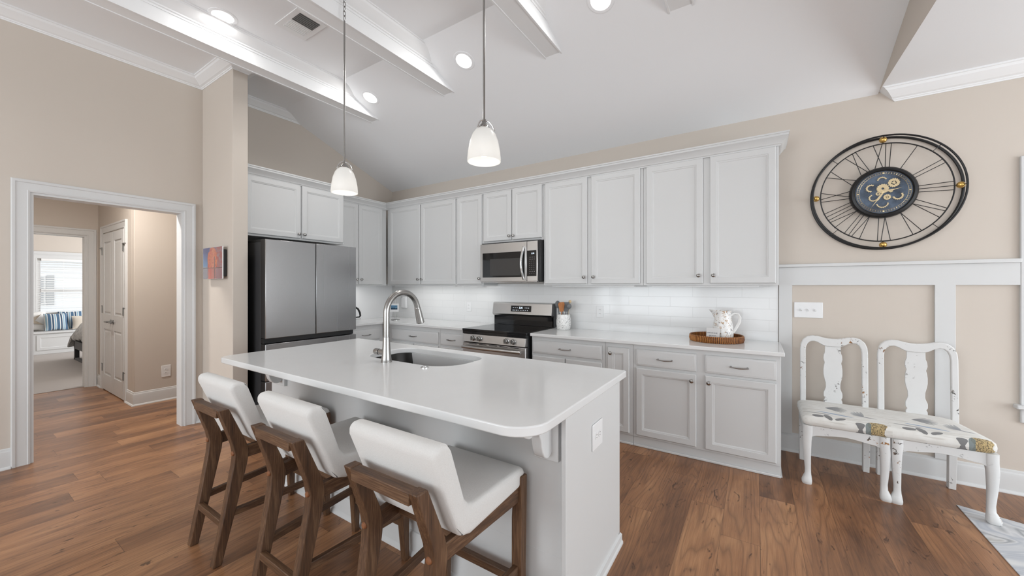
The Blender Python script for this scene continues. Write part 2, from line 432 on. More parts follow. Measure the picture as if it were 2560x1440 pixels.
def photo_tree():
    m = mat('photo of a red autumn tree under a blue sky', (.5, .3, .3), .12, coat=.6); g = NG(m); c = g.sep(g.coord('Generated'))
    u, v = c[0], c[2]; n = g.noise(g.comb(u, v, 0), 9, 4, .6, .6)
    sky = g.ramp(v, [(.30, srgb(150, 140, 120)), (.42, srgb(92, 124, 160)), (.95, srgb(78, 76, 124))])
    pink = g.mix(g.ramp(n, [(.45, BK), (.62, WH)]), srgb(160, 92, 92), srgb(150, 120, 128))
    bgc = g.mix(g.ramp(u, [(.5, BK), (.75, WH)]), sky, pink)
    d = g.math('ADD', g.math('POWER', g.math('DIVIDE', g.math('SUBTRACT', u, .50), .27), 2), g.math('POWER', g.math('DIVIDE', g.math('SUBTRACT', v, .60), .42), 2))
    tf = g.ramp(g.math('ADD', d, g.math('MULTIPLY', g.math('SUBTRACT', n, .5), 1.1)), [(.85, WH), (1.0, BK)])
    col = g.mix(tf, bgc, g.ramp(n, [(.40, srgb(176, 64, 44)), (.52, srgb(206, 116, 62)), (.62, srgb(196, 84, 62))]))
    low = g.math('LESS_THAN', v, .34)
    lowc = g.ramp(g.math('ADD', u, g.math('MULTIPLY', n, .15)), [(.30, srgb(128, 126, 132)), (.40, srgb(186, 92, 70)), (.68, srgb(178, 88, 76)), (.80, srgb(150, 110, 116))])
    col = g.mix(low, col, lowc)
    line = g.math('LESS_THAN', g.math('ABSOLUTE', g.math('SUBTRACT', v, .345)), .012)
    trunk = g.math('MULTIPLY', g.math('LESS_THAN', g.math('ABSOLUTE', g.math('SUBTRACT', u, .615)), .025), g.math('LESS_THAN', v, .7))
    g.col(g.mix(g.math('MULTIPLY', g.math('MAXIMUM', line, trunk), .75), col, srgb(78, 40, 40))); return m
M['photo'] = photo_tree()
def photo_sea():
    m = mat('small blue seascape print', (.3, .4, .5), .4); g = NG(m); c = g.sep(g.coord('Generated'))
    n = g.noise(g.coord('Generated'), 5, 3); t = g.math('ADD', c[2], g.math('MULTIPLY', g.math('SUBTRACT', n, .5), .7))
    g.col(g.ramp(t, [(.3, srgb(30, 58, 84)), (.5, srgb(120, 164, 190)), (.62, srgb(60, 104, 140)), (.9, srgb(120, 160, 186))])); return m
M['sea'] = photo_sea()
def clockface():
    m = mat('dark blue clock face', srgb(54, 64, 78), .3); g = NG(m); n = g.noise(g.coord(), 9, 4, .6)
    g.col(g.ramp(n, [(.35, srgb(40, 48, 60)), (.62, srgb(88, 104, 124))])); return m
M['clockface'] = clockface()
def shade_mat():
    m = bpy.data.materials.new('frosted opal glass'); m.use_nodes = True; t = m.node_tree; t.nodes.clear()
    o = t.nodes.new('ShaderNodeOutputMaterial'); a = t.nodes.new('ShaderNodeBsdfTranslucent'); b = t.nodes.new('ShaderNodeBsdfPrincipled')
    mx = t.nodes.new('ShaderNodeMixShader'); mx.inputs[0].default_value = .45
    a.inputs[0].default_value = (.92, .91, .89, 1); b.inputs['Base Color'].default_value = (.86, .86, .85, 1); b.inputs['Roughness'].default_value = .25
    b.inputs['Emission Color'].default_value = (1, .98, .95, 1); b.inputs['Emission Strength'].default_value = .06
    t.links.new(b.outputs[0], mx.inputs[1]); t.links.new(a.outputs[0], mx.inputs[2]); t.links.new(mx.outputs[0], o.inputs[0]); return m
M['shade'] = shade_mat()
def pane_mat():
    m = bpy.data.materials.new('window glass'); m.use_nodes = True; t = m.node_tree; t.nodes.clear()
    o = t.nodes.new('ShaderNodeOutputMaterial'); a = t.nodes.new('ShaderNodeBsdfTransparent'); b = t.nodes.new('ShaderNodeBsdfGlossy')
    mx = t.nodes.new('ShaderNodeMixShader'); mx.inputs[0].default_value = .06; b.inputs['Roughness'].default_value = .02
    t.links.new(a.outputs[0], mx.inputs[1]); t.links.new(b.outputs[0], mx.inputs[2]); t.links.new(mx.outputs[0], o.inputs[0]); return m
M['pane'] = pane_mat()
def siding():
    m = mat('white lap siding', (.8, .8, .8), .7); g = NG(m); c = g.sep(g.coord())
    f = g.math('FRACT', g.math('DIVIDE', c[2], .18)); g.col(g.ramp(f, [(0, (.45, .46, .48)), (.08, (.80, .81, .82)), (1, (.84, .85, .86))])); return m
M['siding'] = siding()
M['roof'] = mat('grey shingle roof', (.36, .37, .39), .9)
M['shutter'] = mat('grey shutter', (.42, .43, .44), .8)
M['blind'] = mat('white blind slats', (.85, .85, .84), .6)
M['bedframe'] = mat('dark grey upholstered bed frame', (.10, .10, .105), .7)
M['grass'] = mat('ground outside', (.35, .36, .33), .95)

# ================================================================ SETTING
XL, XG, ZF, ZC, ZLOW, SLP = .06, 5.625, 3.49, 2.858, 2.872, .3825
YB = -(ZF-ZC)/SLP            # break between slope and flat ceiling
YF = -8.2                    # far wall of the great room, behind the camera
XR = 9.2                     # right wall, out of frame
struct('floor', MB().box(-2.93, YF-.1, -.1, XR+.1, .1, 0), M['floor'], smooth=0)
struct('floor_bedroom', MB().box(-7.9, -4.3, -.1, -2.93, 1.0, .006), M['carpet'], smooth=0)
# back wall with a window opening at its right end
WX0, WX1, WZ0, WZ1 = 6.40, 7.55, .62, 2.16
mb = MB(); mb.box(-.06, 0, 0, WX0, .12, 3.0).box(WX1, 0, 0, XR+.1, .12, 3.0).box(WX0, 0, 0, WX1, .12, WZ0).box(WX0, 0, WZ1, WX1, .12, 3.0)
struct('wall_back', mb, M['wall'], smooth=0)
# left wall with the cased opening to the hall
DY0, DY1, DZ = -3.512, -2.565, 2.125
mb = MB(); mb.box(-.06, DY1, 0, XL, 0, 3.7).box(-.06, YF, 0, XL, DY0, 3.7).box(-.06, DY0, DZ, XL, DY1, 3.7)
struct('wall_left', mb, M['wall'], smooth=0)
SX, SY0, SY1 = .769, -2.413, -2.288
struct('wall_stub', MB().box(XL, SY0, 0, SX, SY1, ZF), M['wall'], bev=.004)
# great room behind the camera: window walls
mb = MB(); mb.box(-.06, YF-.12, 0, .4, YF, 3.7).box(6.8, YF-.12, 0, XR+.1, YF, 3.7).box(.4, YF-.12, 0, 6.8, YF, .4).box(.4, YF-.12, 2.7, 6.8, YF, 3.7)
struct('wall_front', mb, M['wall'], smooth=0)
mb = MB(); mb.box(XR, YF, 0, XR+.12, -5.9, 3.0).box(XR, -2.5, 0, XR+.12, -2.22, 3.0).box(XR, -.48, 0, XR+.12, .1, 3.0).box(XR, -2.22, 2.48, XR+.12, -.48, 3.0).box(XR, -5.9, 0, XR+.12, -2.5, .5).box(XR, -5.9, 2.5, XR+.12, -2.5, 3.0)  # the opening nearest the back wall is added for the right-hand fill
struct('wall_right', mb, M['wall'], smooth=0)
# vaulted ceiling (slope, flat, slope) and the lower flat ceiling beyond it
y2, y3 = YF+.1-YB, YF
prof = [(0.12, ZC+.12*-SLP), (YB, ZF), (YF-YB-.2, ZF), (YF-.12, ZC), (YF-.12, ZC+.12), (YF-YB-.2, ZF+.12), (YB, ZF+.12), (.12, ZC+.12)]
struct('ceiling', MB().prism([(-.06, y, z) for y, z in prof], (XG+.06, 0, 0)), M['ceiling'], smooth=0)
struct('ceiling_dining', MB().box(XG+.002, YF-.12, ZLOW, XR+.12, .12, ZLOW+.1), M['ceiling'], smooth=0)
struct('wall_gable', MB().box(XG, YF, ZLOW+.001, XG+.1, .1, 3.72), M['wall'], smooth=0)
# hall
HX, HY, BX = -1.21, -2.645, -2.895
HC = 2.872
mb = MB(); mb.box(HX-.1, HY, 0, HX, -1.3, HC).box(BX, HY, 0, HX-.1, HY+.1, HC)
struct('wall_hall', mb, M['wall'], bev=.003)
mb = MB(); mb.box(HX, -1.4, 0, -.06, -1.3, HC).box(BX, -4.32, 0, -.06, -4.22, HC); struct('wall_hall_end', mb, M['wall'], smooth=0)
struct('ceiling_hall', MB().box(BX-.12, -4.3, HC, -.06, -1.3, HC+.1), M['ceiling'], smooth=0)
BY1, BY0, BZ = -2.758, -3.66, 2.08
mb = MB(); mb.box(BX-.12, BY1, 0, BX, 1.0, 2.8).box(BX-.12, -4.3, 0, BX, BY0, 2.8).box(BX-.12, BY0, BZ, BX, BY1, 2.8)
struct('wall_bedroom', mb, M['wall'], smooth=0)
# bedroom shell
RX = -7.75
w1 = (-2.70, -1.45, .80, 1.97)
mb = MB(); mb.box(RX-.12, -4.3, 0, RX, w1[0], 2.8).box(RX-.12, w1[1], 0, RX, 1.0, 2.8).box(RX-.12, w1[0], 0, RX, w1[1], w1[2]).box(RX-.12, w1[0], w1[3], RX, w1[1], 2.8)
struct('wall_bedroom_far', mb, M['wall'], smooth=0)
mb = MB(); mb.box(RX-.12, -4.4, 0, BX, -4.3, 2.8)
mb.box(RX-.12, .9, 0, -6.6, 1.0, 2.8).box(-3.8, .9, 0, BX, 1.0, 2.8).box(-6.6, .9, 0, -3.8, 1.0, .7).box(-6.6, .9, 2.3, -3.8, 1.0, 2.8)  # side opening added out of view for the bedroom fill
struct('wall_bedroom_sides', mb, M['wall'], smooth=0)
struct('ceiling_bedroom', MB().box(RX-.12, -4.4, 2.8, BX, 1.0, 2.9), M['ceiling'], smooth=0)
struct('ground', MB().box(-30, -20, -.4, -7.95, 20, -.3), M['grass'], smooth=0)

# tiled splashback
struct('wall_backsplash', MB().box(XL+.012, -.012, .9, 4.998, -.0005, 1.42), M['tile'], smooth=0)
struct('wall_backsplash_left', MB().box(XL+.0005, -1.25, .9, XL+.012, -.012, 1.42), M['tileL'], smooth=0)

# crown mouldings -----------------------------------------------------------
def crown_prof(h=.09, p=.10):
    pts = [(0, 0), (p, 0), (p, -.012), (p*.92, -.014), (p*.86, -.03), (p*.62, -h*.52), (p*.34, -h*.74), (p*.16, -h*.80), (p*.15, -h*.88), (p*.08, -h*.9), (p*.07, -h), (0, -h)]
    return pts
mb = MB(); mb.sweep([(XL, -1.1, ZF), (XL, SY1, ZF), (SX, SY1, ZF), (SX, SY0, ZF), (XL, SY0, ZF), (XL, YF, ZF)], crown_prof(), (0, 0, 1))
struct('trim_1', mb, M['crown'])
cpr = crown_prof(.096, .095); mb = MB(); mb.loft([[V((XR, -a, ZLOW+b)) for a, b in cpr], [V((5.633-b*.85, -a, ZLOW+b)) for a, b in cpr]])
struct('trim_2', mb, M['crown'])
# ceiling beams: bottoms at 3.297, dying into the slope
BZ0 = 3.297
for i, (bx0, bx1) in enumerate(((1.070, 1.213), (2.205, 2.350), (3.352, 3.508), (4.49-.165, 4.49))):
    mb = MB()
    mb.box(bx0+.012, YF+1.9, BZ0, bx1-.012, -1.12, ZF+.02)
    for xx in (bx0, bx1-.012): mb.box(xx, YF+1.9, BZ0-.006, xx+.012, -1.12, ZF)
    cp = [(0, 0), (.10, 0), (.10, -.010), (.092, -.012), (.086, -.026), (.06, -.046), (.034, -.062), (.018, -.068), (.016, -.078), (.006, -.08), (.006, -.095), (0, -.095)]
    mb.sweep([(bx1, -1.12, ZF), (bx1, YF+1.9, ZF)][::-1], [(-a, b) for a, b in cp], (0, 0, 1))
    mb.sweep([(bx0, -1.12, ZF), (bx0, YF+1.9, ZF)][::-1], cp, (0, 0, 1))
    struct('trim_%d' % (3+i), mb, M['crown'])

# door casings, baseboards ---------------------------------------------------
CP = [(0, 0), (0, .012), (.010, .016), (.016, .013), (.066, .015), (.072, .021), (.086, .023), (.092, .020), (.092, 0)]
mb = MB()
mb.sweep([(XL, DY0, 0), (XL, DY0, DZ), (XL, DY1, DZ), (XL, DY1, 0)], CP, (1, 0, 0))
# jamb lining
mb.box(-.07, DY0, 0, XL+.002, DY0+.018, DZ).box(-.07, DY1-.018, 0, XL+.002, DY1, DZ).box(-.07, DY0+.018, DZ-.018, XL+.002, DY1-.018, DZ)
struct('trim_opening', mb, M['trim'])
mb = MB(); mb.sweep([(BX, BY0, 0), (BX, BY0, BZ), (BX, BY1, BZ), (BX, BY1, 0)], CP, (1, 0, 0))
mb.box(BX-.13, BY0, 0, BX+.002, BY0+.018, BZ).box(BX-.13, BY1-.018, 0, BX+.002, BY1, BZ).box(BX-.13, BY0+.018, BZ-.018, BX+.002, BY1-.018, BZ)
struct('trim_bedroom', mb, M['trim'])
BB = [(0, 0), (.028, 0), (.028, .006), (.022, .016), (.015, .02), (.015, .118), (.012, .132), (.008, .140), (.006, .152), (0, .156)]
def baseboard(name, pts):
    return struct(name, MB().sweep(pts, BB, (0, 0, 1)), M['trim'])
baseboard('baseboard_left', [(XL, SY0, 0), (XL, DY1+.092, 0)])
baseboard('baseboard_left_front', [(XL, DY0-.092, 0), (XL, YF, 0)])
baseboard('baseboard_stub', [(SX, SY1, 0), (SX, SY0, 0), (XL, SY0, 0)])
baseboard('baseboard_hall', [(HX, -1.4, 0), (HX, HY, 0), (-1.49, HY, 0)])
baseboard('baseboard_hall_far', [(-2.66, HY, 0), (BX, HY, 0)])
baseboard('baseboard_back', [(XR, 0, 0), (4.995, 0, 0)])
# wainscot on the back wall right of the cabinets
mb = MB()
mb.box(5.003, -.018, .15, 5.094, 0, 1.40).box(5.921, -.018, .15, 6.023, 0, 1.40)
mb.box(5.003, -.018, 1.396, 6.314, 0, 1.546)
struct('trim_wainscot', mb, M['trim'], bev=.002)
struct('trim_ledge', MB().box(4.999, -.036, 1.546, 6.316, 0, 1.572), M['trim'], bev=.004)
# window_1: right end of back wall (only its casing and sill end show)
t = struct('window_1', MB().box(WX0, .02, WZ0, WX0+.05, .07, WZ1).box(WX1-.05, .02, WZ0, WX1, .07, WZ1).box(WX0+.05, .02, WZ0, WX1-.05, .07, WZ0+.05).box(WX0+.05, .02, WZ1-.05, WX1-.05, .07, WZ1).box(WX0+.05, .03, 1.37, WX1-.05, .06, 1.41), M['trim'], bev=.003)
struct('window_casing', MB().box(6.314, -.02, .60, WX0+.004, 0, 2.251).box(WX1-.004, -.02, .60, WX1+.09, 0, 2.251).box(WX0+.004, -.02, WZ1-.004, WX1-.004, 0, 2.251), M['trim'], .004, t)
struct('window_sill', MB().box(6.287, -.055, .575, WX1+.12, .02, .602).box(6.314, -.02, .48, WX1+.09, 0, .575), M['trim'], .006, t)
struct('window_pane', MB().box(WX0+.02, .044, WZ0+.02, WX1-.02, .048, WZ1-.02), M['pane'], 0, t, 0)
# window_2: bedroom
t = struct('window_2', MB().box(RX-.08, w1[0], w1[2], RX-.02, w1[0]+.05, w1[3]).box(RX-.08, w1[1]-.05, w1[2], RX-.02, w1[1], w1[3]).box(RX-.08, w1[0]+.05, w1[2], RX-.02, w1[1]-.05, w1[2]+.05).box(RX-.08, w1[0]+.05, w1[3]-.05, RX-.02, w1[1]-.05, w1[3]).box(RX-.085, w1[0]+.05, 1.265, RX-.015, w1[1]-.05, 1.335), M['trim'], bev=.003)
mb = MB(); mb.sweep([(RX, w1[0], w1[2]-.02), (RX, w1[0], w1[3]), (RX, w1[1], w1[3]), (RX, w1[1], w1[2]-.02)], CP, (1, 0, 0))
mb.box(RX, w1[0]-.12, w1[3]+.092, RX+.03, w1[1]+.12, w1[3]+.15).box(RX, w1[0]-.12, w1[2]-.05, RX+.05, w1[1]+.12, w1[2]-.02)
struct('window_casing', mb, M['trim'], 0, t)
struct('window_pane', MB().box(RX-.052, w1[0]+.02, w1[2]+.02, RX-.048, w1[1]-.02, w1[3]-.02), M['pane'], 0, t, 0)
# windows of the great room behind the camera
mb = MB()
for x in (.4, 1.96, 3.56, 5.16, 6.74): mb.box(x, YF-.08, .4, x+.06, YF-.02, 2.7)
mb.box(.4, YF-.08, .4, 6.8, YF-.02, .46).box(.4, YF-.08, 2.64, 6.8, YF-.02, 2.7)
struct('window_3', mb, M['trim'])
mb = MB()
for y in (-5.9, -4.23, -2.56): mb.box(XR+.02, y, .5, XR+.08, y+.06, 2.5)
mb.box(XR+.02, -5.9, .5, XR+.08, -2.5, .56).box(XR+.02, -5.9, 2.44, XR+.08, -2.5, 2.5)
struct('window_4', mb, M['trim'])
mb = MB()
for y in (-2.22, -1.38, -.56): mb.box(XR+.02, y, .02, XR+.08, y+.08, 2.48)
mb.box(XR+.02, -2.22, .0, XR+.08, -.48, .10).box(XR+.02, -2.22, 2.40, XR+.08, -.48, 2.48)
struct('door_added', mb, M['trim'])  # unseen door frame, added to go with the right-hand fill light
# door_1: pair of narrow panelled closet doors in the hall
HF = Fr((0, HY, 0), (1, 0, 0), (0, -1, 0))
mb = MB(); mb.sweep([(-2.578, HY, 0), (-2.578, HY, 2.10), (-1.57, HY, 2.10), (-1.57, HY, 0)], CP, (0, -1, 0))
dt = struct('door_1', mb, M['trim'])
DL = [(0, -.005), (0, .009), (.002, .011)]
for (u0, u1, s) in ((-2.572, -2.077, 1), (-2.071, -1.576, -1)):
    mb = MB()
    mb.fbox(HF, u0, u1, .012, 2.085, .0, .008)
    # stiles, rails (raised) leave sunken panels
    sw = .085
    for a, b, c, d in ((u0, u0+sw, .012, 2.085), (u1-sw, u1, .012, 2.085), (u0+sw, u1-sw, .012, .22), (u0+sw, u1-sw, .82, 1.02), (u0+sw, u1-sw, 1.97, 2.085)):
        mb.fbox(HF, a, b, c, d, .008, .017)
    for c, d in ((.22, .82), (1.02, 1.97)):
        mb.panel(HF, u0+sw+.015, u1-sw-.015, c+.015, d-.015, .008, [(0, 0), (.02, .007), (.021, .007)], True)
    lf = struct('door_leaf', mb, M['trim'], .002, dt)
    hu = u0 if s > 0 else u1
    for z in (.30, 1.08, 1.86):
        MB().fbox(HF, hu-.013, hu+.013, z-.05, z+.05, .012, .024).fbox(HF, min(hu, hu-s*.10), max(hu, hu-s*.10), z+.035, z+.047, .016, .03 if z > 1.5 else .0165).build('hinge', M['hinge'], lf)
    ku = u1-.05 if s > 0 else u0+.05
    mb = MB(); mb.lathe([(.028, 0), (.028, .008), (.012, .01), (.012, .045)], HF.p(ku, .93, .017), (0, -1, 0), 16)
    mb.tube([HF.p(ku, .93, .055), HF.p(ku-s*.05, .93, .06), HF.p(ku-s*.11, .928, .058)], [.011, .009, .008], 10)
    mb.build('lever_handle', M['hinge'], lf)

# ================================================================ CABINETS
DOOR = [(0, -.02), (0, -.006), (.002, -.003), (.006, 0), (.050, 0), (.052, -.003), (.058, -.004), (.066, -.011), (.068, -.011)]
DRAW = [(0, -.02), (0, -.008), (.003, -.004), (.012, -.002), (.015, 0), (.016, 0)]
def knob(fr, u, z, n, parent, mt='nickel'):
    mb = MB(); mb.lathe([(.008, 0), (.0075, .004), (.006, .010), (.006, .014), (.013, .019), (.0165, .023), (.016, .028), (.010, .032), (.001, .033)], fr.p(u, z, n), fr.N, 14)
    return mb.build('knob', M[mt], parent)
def pull(fr, u, z, n, parent):
    mb = MB(); L = .062
    for s in (-1, 1): mb.lathe([(.0065, 0), (.005, .006), (.0045, .024)], fr.p(u+s*(L-.008), z, n), fr.N, 10)
    pts = [fr.p(u+L*k, z-.004*(1-k*k), n+.024+.007*(1-k*k)) for k in [i/8-1 for i in range(17)]]
    mb.tube(pts, [.0035+.0025*(1-abs(i/8-1)) for i in range(17)], 8)
    return mb.build('handle', M['nickel'], parent)
def door(fr, u0, u1, z0, z1, n, root, ku=None, kz=None):
    d = MB().panel(fr, u0, u1, z0, z1, n, DOOR).build('door', M['cab'], root)
    if ku is not None: knob(fr, ku, kz, n, d)
    return d
def drawer(fr, u0, u1, z0, z1, n, root):
    d = MB().panel(fr, u0, u1, z0, z1, n, DRAW).build('drawer', M['cab'], root)
    pull(fr, (u0+u1)/2, (z0+z1)/2, n, d); return d
def carcass(fr, u0, u1, z0, z1, n0, n1, root):
    return MB().fbox(fr, u0, u1, z0, z1, n0, n1).build('body', M['cab'], root, bev=.002)
UG = 'upper wall cabinets'; UN = .307; DN = .328; UZ0, UZ1 = 1.396, 2.512
def upper(label, u0, u1, doors, z0=UZ0, fr=BACK, n1=UN, nd=DN, wall=.0015):
    c = fr.p((u0+u1)/2, z0, 0)
    r = thing('wall_cabinet', label, 'cabinet', c, UG)
    carcass(fr, u0, u1, z0, UZ1, wall, n1, r)
    for (a, b, za, ku) in doors: door(fr, a, b, za, 2.492, nd, r, ku, (za+.068) if za < 1.5 else za+.045)
    return r
upper('tall double door light grey wall cabinet beside the inner corner, above the faucet', .330, 1.659, [(.392, 1.012, 1.412, .985), (1.030, 1.646, 1.412, 1.058)])
upper('narrow single door light grey wall cabinet just left of the microwave', 1.661, 2.078, [(1.674, 2.062, 1.412, 2.036)])
upper('short light grey wall cabinet with two small doors directly above the microwave', 2.080, 2.898, [(2.092, 2.486, 1.918, 2.468), (2.500, 2.882, 1.918, 2.524)], 1.895)
upper('tall double door light grey wall cabinet just right of the microwave', 2.900, 3.951, [(2.922, 3.402, 1.412, 3.374), (3.444, 3.926, 1.412, 3.474)])
upper('tall double door light grey wall cabinet at the right end, nearest the wall clock', 3.953, 4.991, [(3.982, 4.455, 1.412, 4.422), (4.508, 4.972, 1.412, 4.536)])
upper('tall double door light grey wall cabinet on the left wall, half hidden by the fridge', -1.165, -.310, [(-1.15, -.785, 1.412, -.815), (-.778, -.392, 1.412, -.745)], fr=LEFT, wall=XL+.013)
# cabinet above the fridge
r = thing('wall_cabinet', 'deep two door light grey cabinet directly above the fridge', 'cabinet', (.4, -1.73, 1.89), UG)
carcass(LEFT, SY1+.002, -1.187, 1.893, UZ1, XL+.0015, .61, r)
door(LEFT, -2.258, -1.717, 1.912, 2.492, .631, r, -1.742, 1.957)
door(LEFT, -1.700, -1.206, 1.912, 2.492, .631, r, -1.682, 1.957)
# cabinet crown
cp = [(0, 0), (.012, 0), (.014, .010), (.022, .014), (.026, .026), (.034, .034), (.050, .056), (.060, .062), (.060, .078), (.066, .080), (.066, .092), (0, .092)]
mb = MB(); mb.sweep([(4.991, -.002, 2.4925), (4.991, -UN-.002, 2.4925), (UN+.002, -UN-.002, 2.4925), (UN+.002, -1.187, 2.4925), (.612, -1.187, 2.4925), (.612, SY1, 2.4925)], cp, (0, 0, 1))
tag(mb.build('crown_moulding', M['cab'], smooth=30), 'light grey stepped crown moulding along the tops of the wall cabinets', 'moulding')

# base cabinets
BG = 'base cabinets'; FN, FD = .61, .630
def basecab(label, u0, u1, fr=BACK, n0=.014):
    r = thing('base_cabinet', label, 'cabinet', fr.p((u0+u1)/2, 0, .3), BG)
    mb = MB(); mb.fbox(fr, u0, u1, .085, .882, n0, FN)
    mb.fbox(fr, u0, u1, 0, .085, n0, FN-.012)
    mb.build('body', M['cab'], r, bev=.002)
    mb = MB(); mb.fbox(fr, u0, u1, 0, .018, FN-.012, FN+.002)
    mb.build('toe_trim', M['trim'], r, bev=.004)
    return r
r = basecab('light grey base cabinet with one wide drawer behind the faucet, left of the range', .612, 1.658)
drawer(BACK, .80, 1.640, .690, .832, FD, r); door(BACK, .80, 1.215, .105, .668, FD, r, 1.19, .63); door(BACK, 1.225, 1.640, .105, .668, FD, r, 1.25, .63)
r = basecab('light grey base cabinet with one short drawer touching the left side of the range', 1.660, 2.066)
drawer(BACK, 1.674, 2.040, .690, .832, FD, r); door(BACK, 1.674, 2.040, .105, .668, FD, r, 2.01, .63)
r = basecab('light grey base cabinet with a wide drawer touching the right side of the range', 2.925, 3.690)
drawer(BACK, 2.940, 3.662, .718, .846, FD, r); door(BACK, 2.940, 3.295, .105, .690, FD, r, 3.265, .635); door(BACK, 3.305, 3.662, .105, .690, FD, r, 3.335, .635)
r = basecab('very narrow light grey pull out base cabinet with one tall door, right of the range', 3.692, 3.938)
door(BACK, 3.716, 3.910, .105, .846, FD, r, 3.748, .792)
r = basecab('light grey base cabinet with two drawers over two doors at the right end', 3.940, 4.991)
drawer(BACK, 3.969, 4.440, .706, .846, FD, r); drawer(BACK, 4.502, 4.964, .706, .846, FD, r)
door(BACK, 3.969, 4.440, .105, .684, FD, r, 4.408, .632); door(BACK, 4.502, 4.964, .105, .684, FD, r, 4.530, .632)
mb = MB(); mb.box(4.9915, -.60, 0, 5.0, -.02, .015); mb.build('side_trim', M['trim'], r, bev=.003)
r = basecab('light grey base cabinet with a drawer on the left wall beside the fridge', -1.255, -.612, LEFT, XL+.014)
drawer(LEFT, -1.11, -.672, .690, .832, FD, r); door(LEFT, -1.11, -.672, .105, .668, FD, r, -.70, .63)
# corner carcass under the worktop
# worktops
def slab(name, loop_pts, z0, z1, label, cat, bev=.005):
    mb = MB(); mb.loft([[V((x, y, z0)) for x, y in loop_pts], [V((x, y, z1)) for x, y in loop_pts]])
    return tag(mb.build(name, M['quartz'], bev=bev, seg=3), label, cat)
slab('worktop', [(XL+.013, -.013), (XL+.013, -1.262), (.648, -1.262), (.648, -.648), (2.066, -.648), (2.066, -.013)], .884, .914, 'white quartz L shaped worktop in the corner left of the range', 'worktop')
slab('worktop', [(2.922, -.013), (2.922, -.648), (5.012, -.648), (5.012, -.013)], .884, .914, 'white quartz worktop right of the range, holding the round tray', 'worktop')

# under-cabinet light bars (slim housings with their lamps)
for (u0, u1, lab, pw) in ((.45, 1.60, 'slim light bar under the wall cabinets in the inner corner', 1.3), (1.70, 2.04, 'short slim light bar under the narrow cabinet left of the microwave', .5), (2.98, 3.86, 'slim light bar under the wall cabinets between utensil crock and outlet', .12), (4.02, 4.86, 'slim light bar under the right end wall cabinets above the tray', .08)):
    r = thing('under_cabinet_light', lab, 'light', ((u0+u1)/2, -.25, 1.383), 'under cabinet lights')
    MB().box(u0, -.27, 1.383, u1, -.23, 1.3955).build('housing', M['plate'], r, bev=.002)
    area('lamp', ((u0+u1)/2, -.25, 1.381), (0, .15, -1), u1-u0-.04, .03, pw, (1, .985, .96), r)
r = thing('under_cabinet_light', 'slim light bar under the wall cabinet beside the fridge', 'light', (.2, -.72, 1.383), 'under cabinet lights')
MB().box(.18, -1.05, 1.383, .22, -.42, 1.3955).build('housing', M['plate'], r, bev=.002)
area('lamp', (.2, -.735, 1.381), (-.2, 0, -1), .03, .58, .95, (1, .985, .96), r)

# ================================================================ FRIDGE
r = thing('fridge', 'tall stainless french door fridge with black sides in the alcove', 'fridge', (.55, -1.75, 0))
fy0, fy1, fx = -2.227, -1.273, .976
MB().box(.09, fy0+.006, .02, .862, fy1-.006, 1.812).build('body', M['darkgrey'], r, bev=.004)
MB().box(.50, fy0+.012, 1.812, .90, fy1-.012, 1.838).build('hinge_cover', M['black'], r, bev=.004)
def fdoor(y0, y1, z0, z1, name='door'):
    d = MB().box(.872, y0, z0, fx-.012, y1, z1).build(name, M['black'], r, bev=.004)
    MB().box(fx-.014, y0, z0, fx, y1, z1).build('front_panel', M['steel'], d, bev=.003)
    return d
fdoor(fy0, -1.7465, .892, 1.832); fdoor(-1.7395, fy1, .892, 1.832)
MB().box(.862, fy0+.006, .842, .93, fy1-.006, .888).build('handle_recess', M['black'], r)
fdoor(fy0, fy1, .49, .838, 'freezer_drawer'); fdoor(fy0, fy1, .07, .484, 'freezer_drawer')
MB().box(.15, fy0+.03, 0, .80, fy1-.03, .06).build('plinth', M['black'], r)

# ================================================================ RANGE
r = thing('range', 'stainless electric range with black glass top and raised back panel', 'stove', (2.48, -.35, 0))
rx0, rx1 = 2.074, 2.900
MB().box(rx0, -.645, .03, rx1, -.014, .893).build('body', M['black'], r, bev=.003)
MB().box(rx0+.05, -.60, 0, rx1-.05, -.06, .03).build('feet', M['black'], r)
MB().box(rx0-.004, -.690, .893, rx1+.006, -.072, .917).build('cooktop', M['blackglass'], r, bev=.003)
MB().box(rx0, -.688, .862, rx1, -.646, .893).build('front_trim', M['blackglass'], r, bev=.003)
p_ = MB().prism([(rx0+.006, -.646, .775), (rx0+.006, -.698, .775), (rx0+.006, -.684, .860), (rx0+.006, -.646, .860)], (rx1-rx0-.012, 0, 0)).build('control_panel', M['steelh'], r, bev=.002)
for kx in (2.232, 2.318, 2.668, 2.752):
    k_ = MB().lathe([(.030, 0), (.030, .006), (.024, .008), (.0225, .034), (.019, .038), (.001, .038)], (kx, -.690, .818), (0, -1, .1), 24)
    k_.box(kx-.0045, -.742, .797, kx+.0045, -.726, .842)
    k_.build('knob', M['nickel'], r)
d = MB().box(rx0+.006, -.690, .20, rx1-.006, -.647, .765).build('oven_door', M['steelh'], r, bev=.004)
MB().box(rx0+.09, -.693, .29, rx1-.09, -.689, .66).build('oven_window', M['blackglass'], d, bev=.002)
mb = MB(); pts = [(rx0+.035+ (rx1-rx0-.07)*i/16, -.738-.012*math.sin(PI*i/16), .722) for i in range(17)]
mb.tube(pts, .0165, 12)
for xx in (rx0+.05, rx1-.05): mb.box(xx-.012, -.738, .708, xx+.012, -.688, .736)
mb.build('handle', M['steelh'], d)
mb = MB()
for k in range(5): mb.box(rx0+.10+k*.135, -.6925, .752, rx0+.20+k*.135, -.688, .759)
mb.build('vent', M['black'], d)
MB().box(rx0+.006, -.688, .045, rx1-.006, -.647, .192).build('warming_drawer', M['steelh'], r, bev=.003)
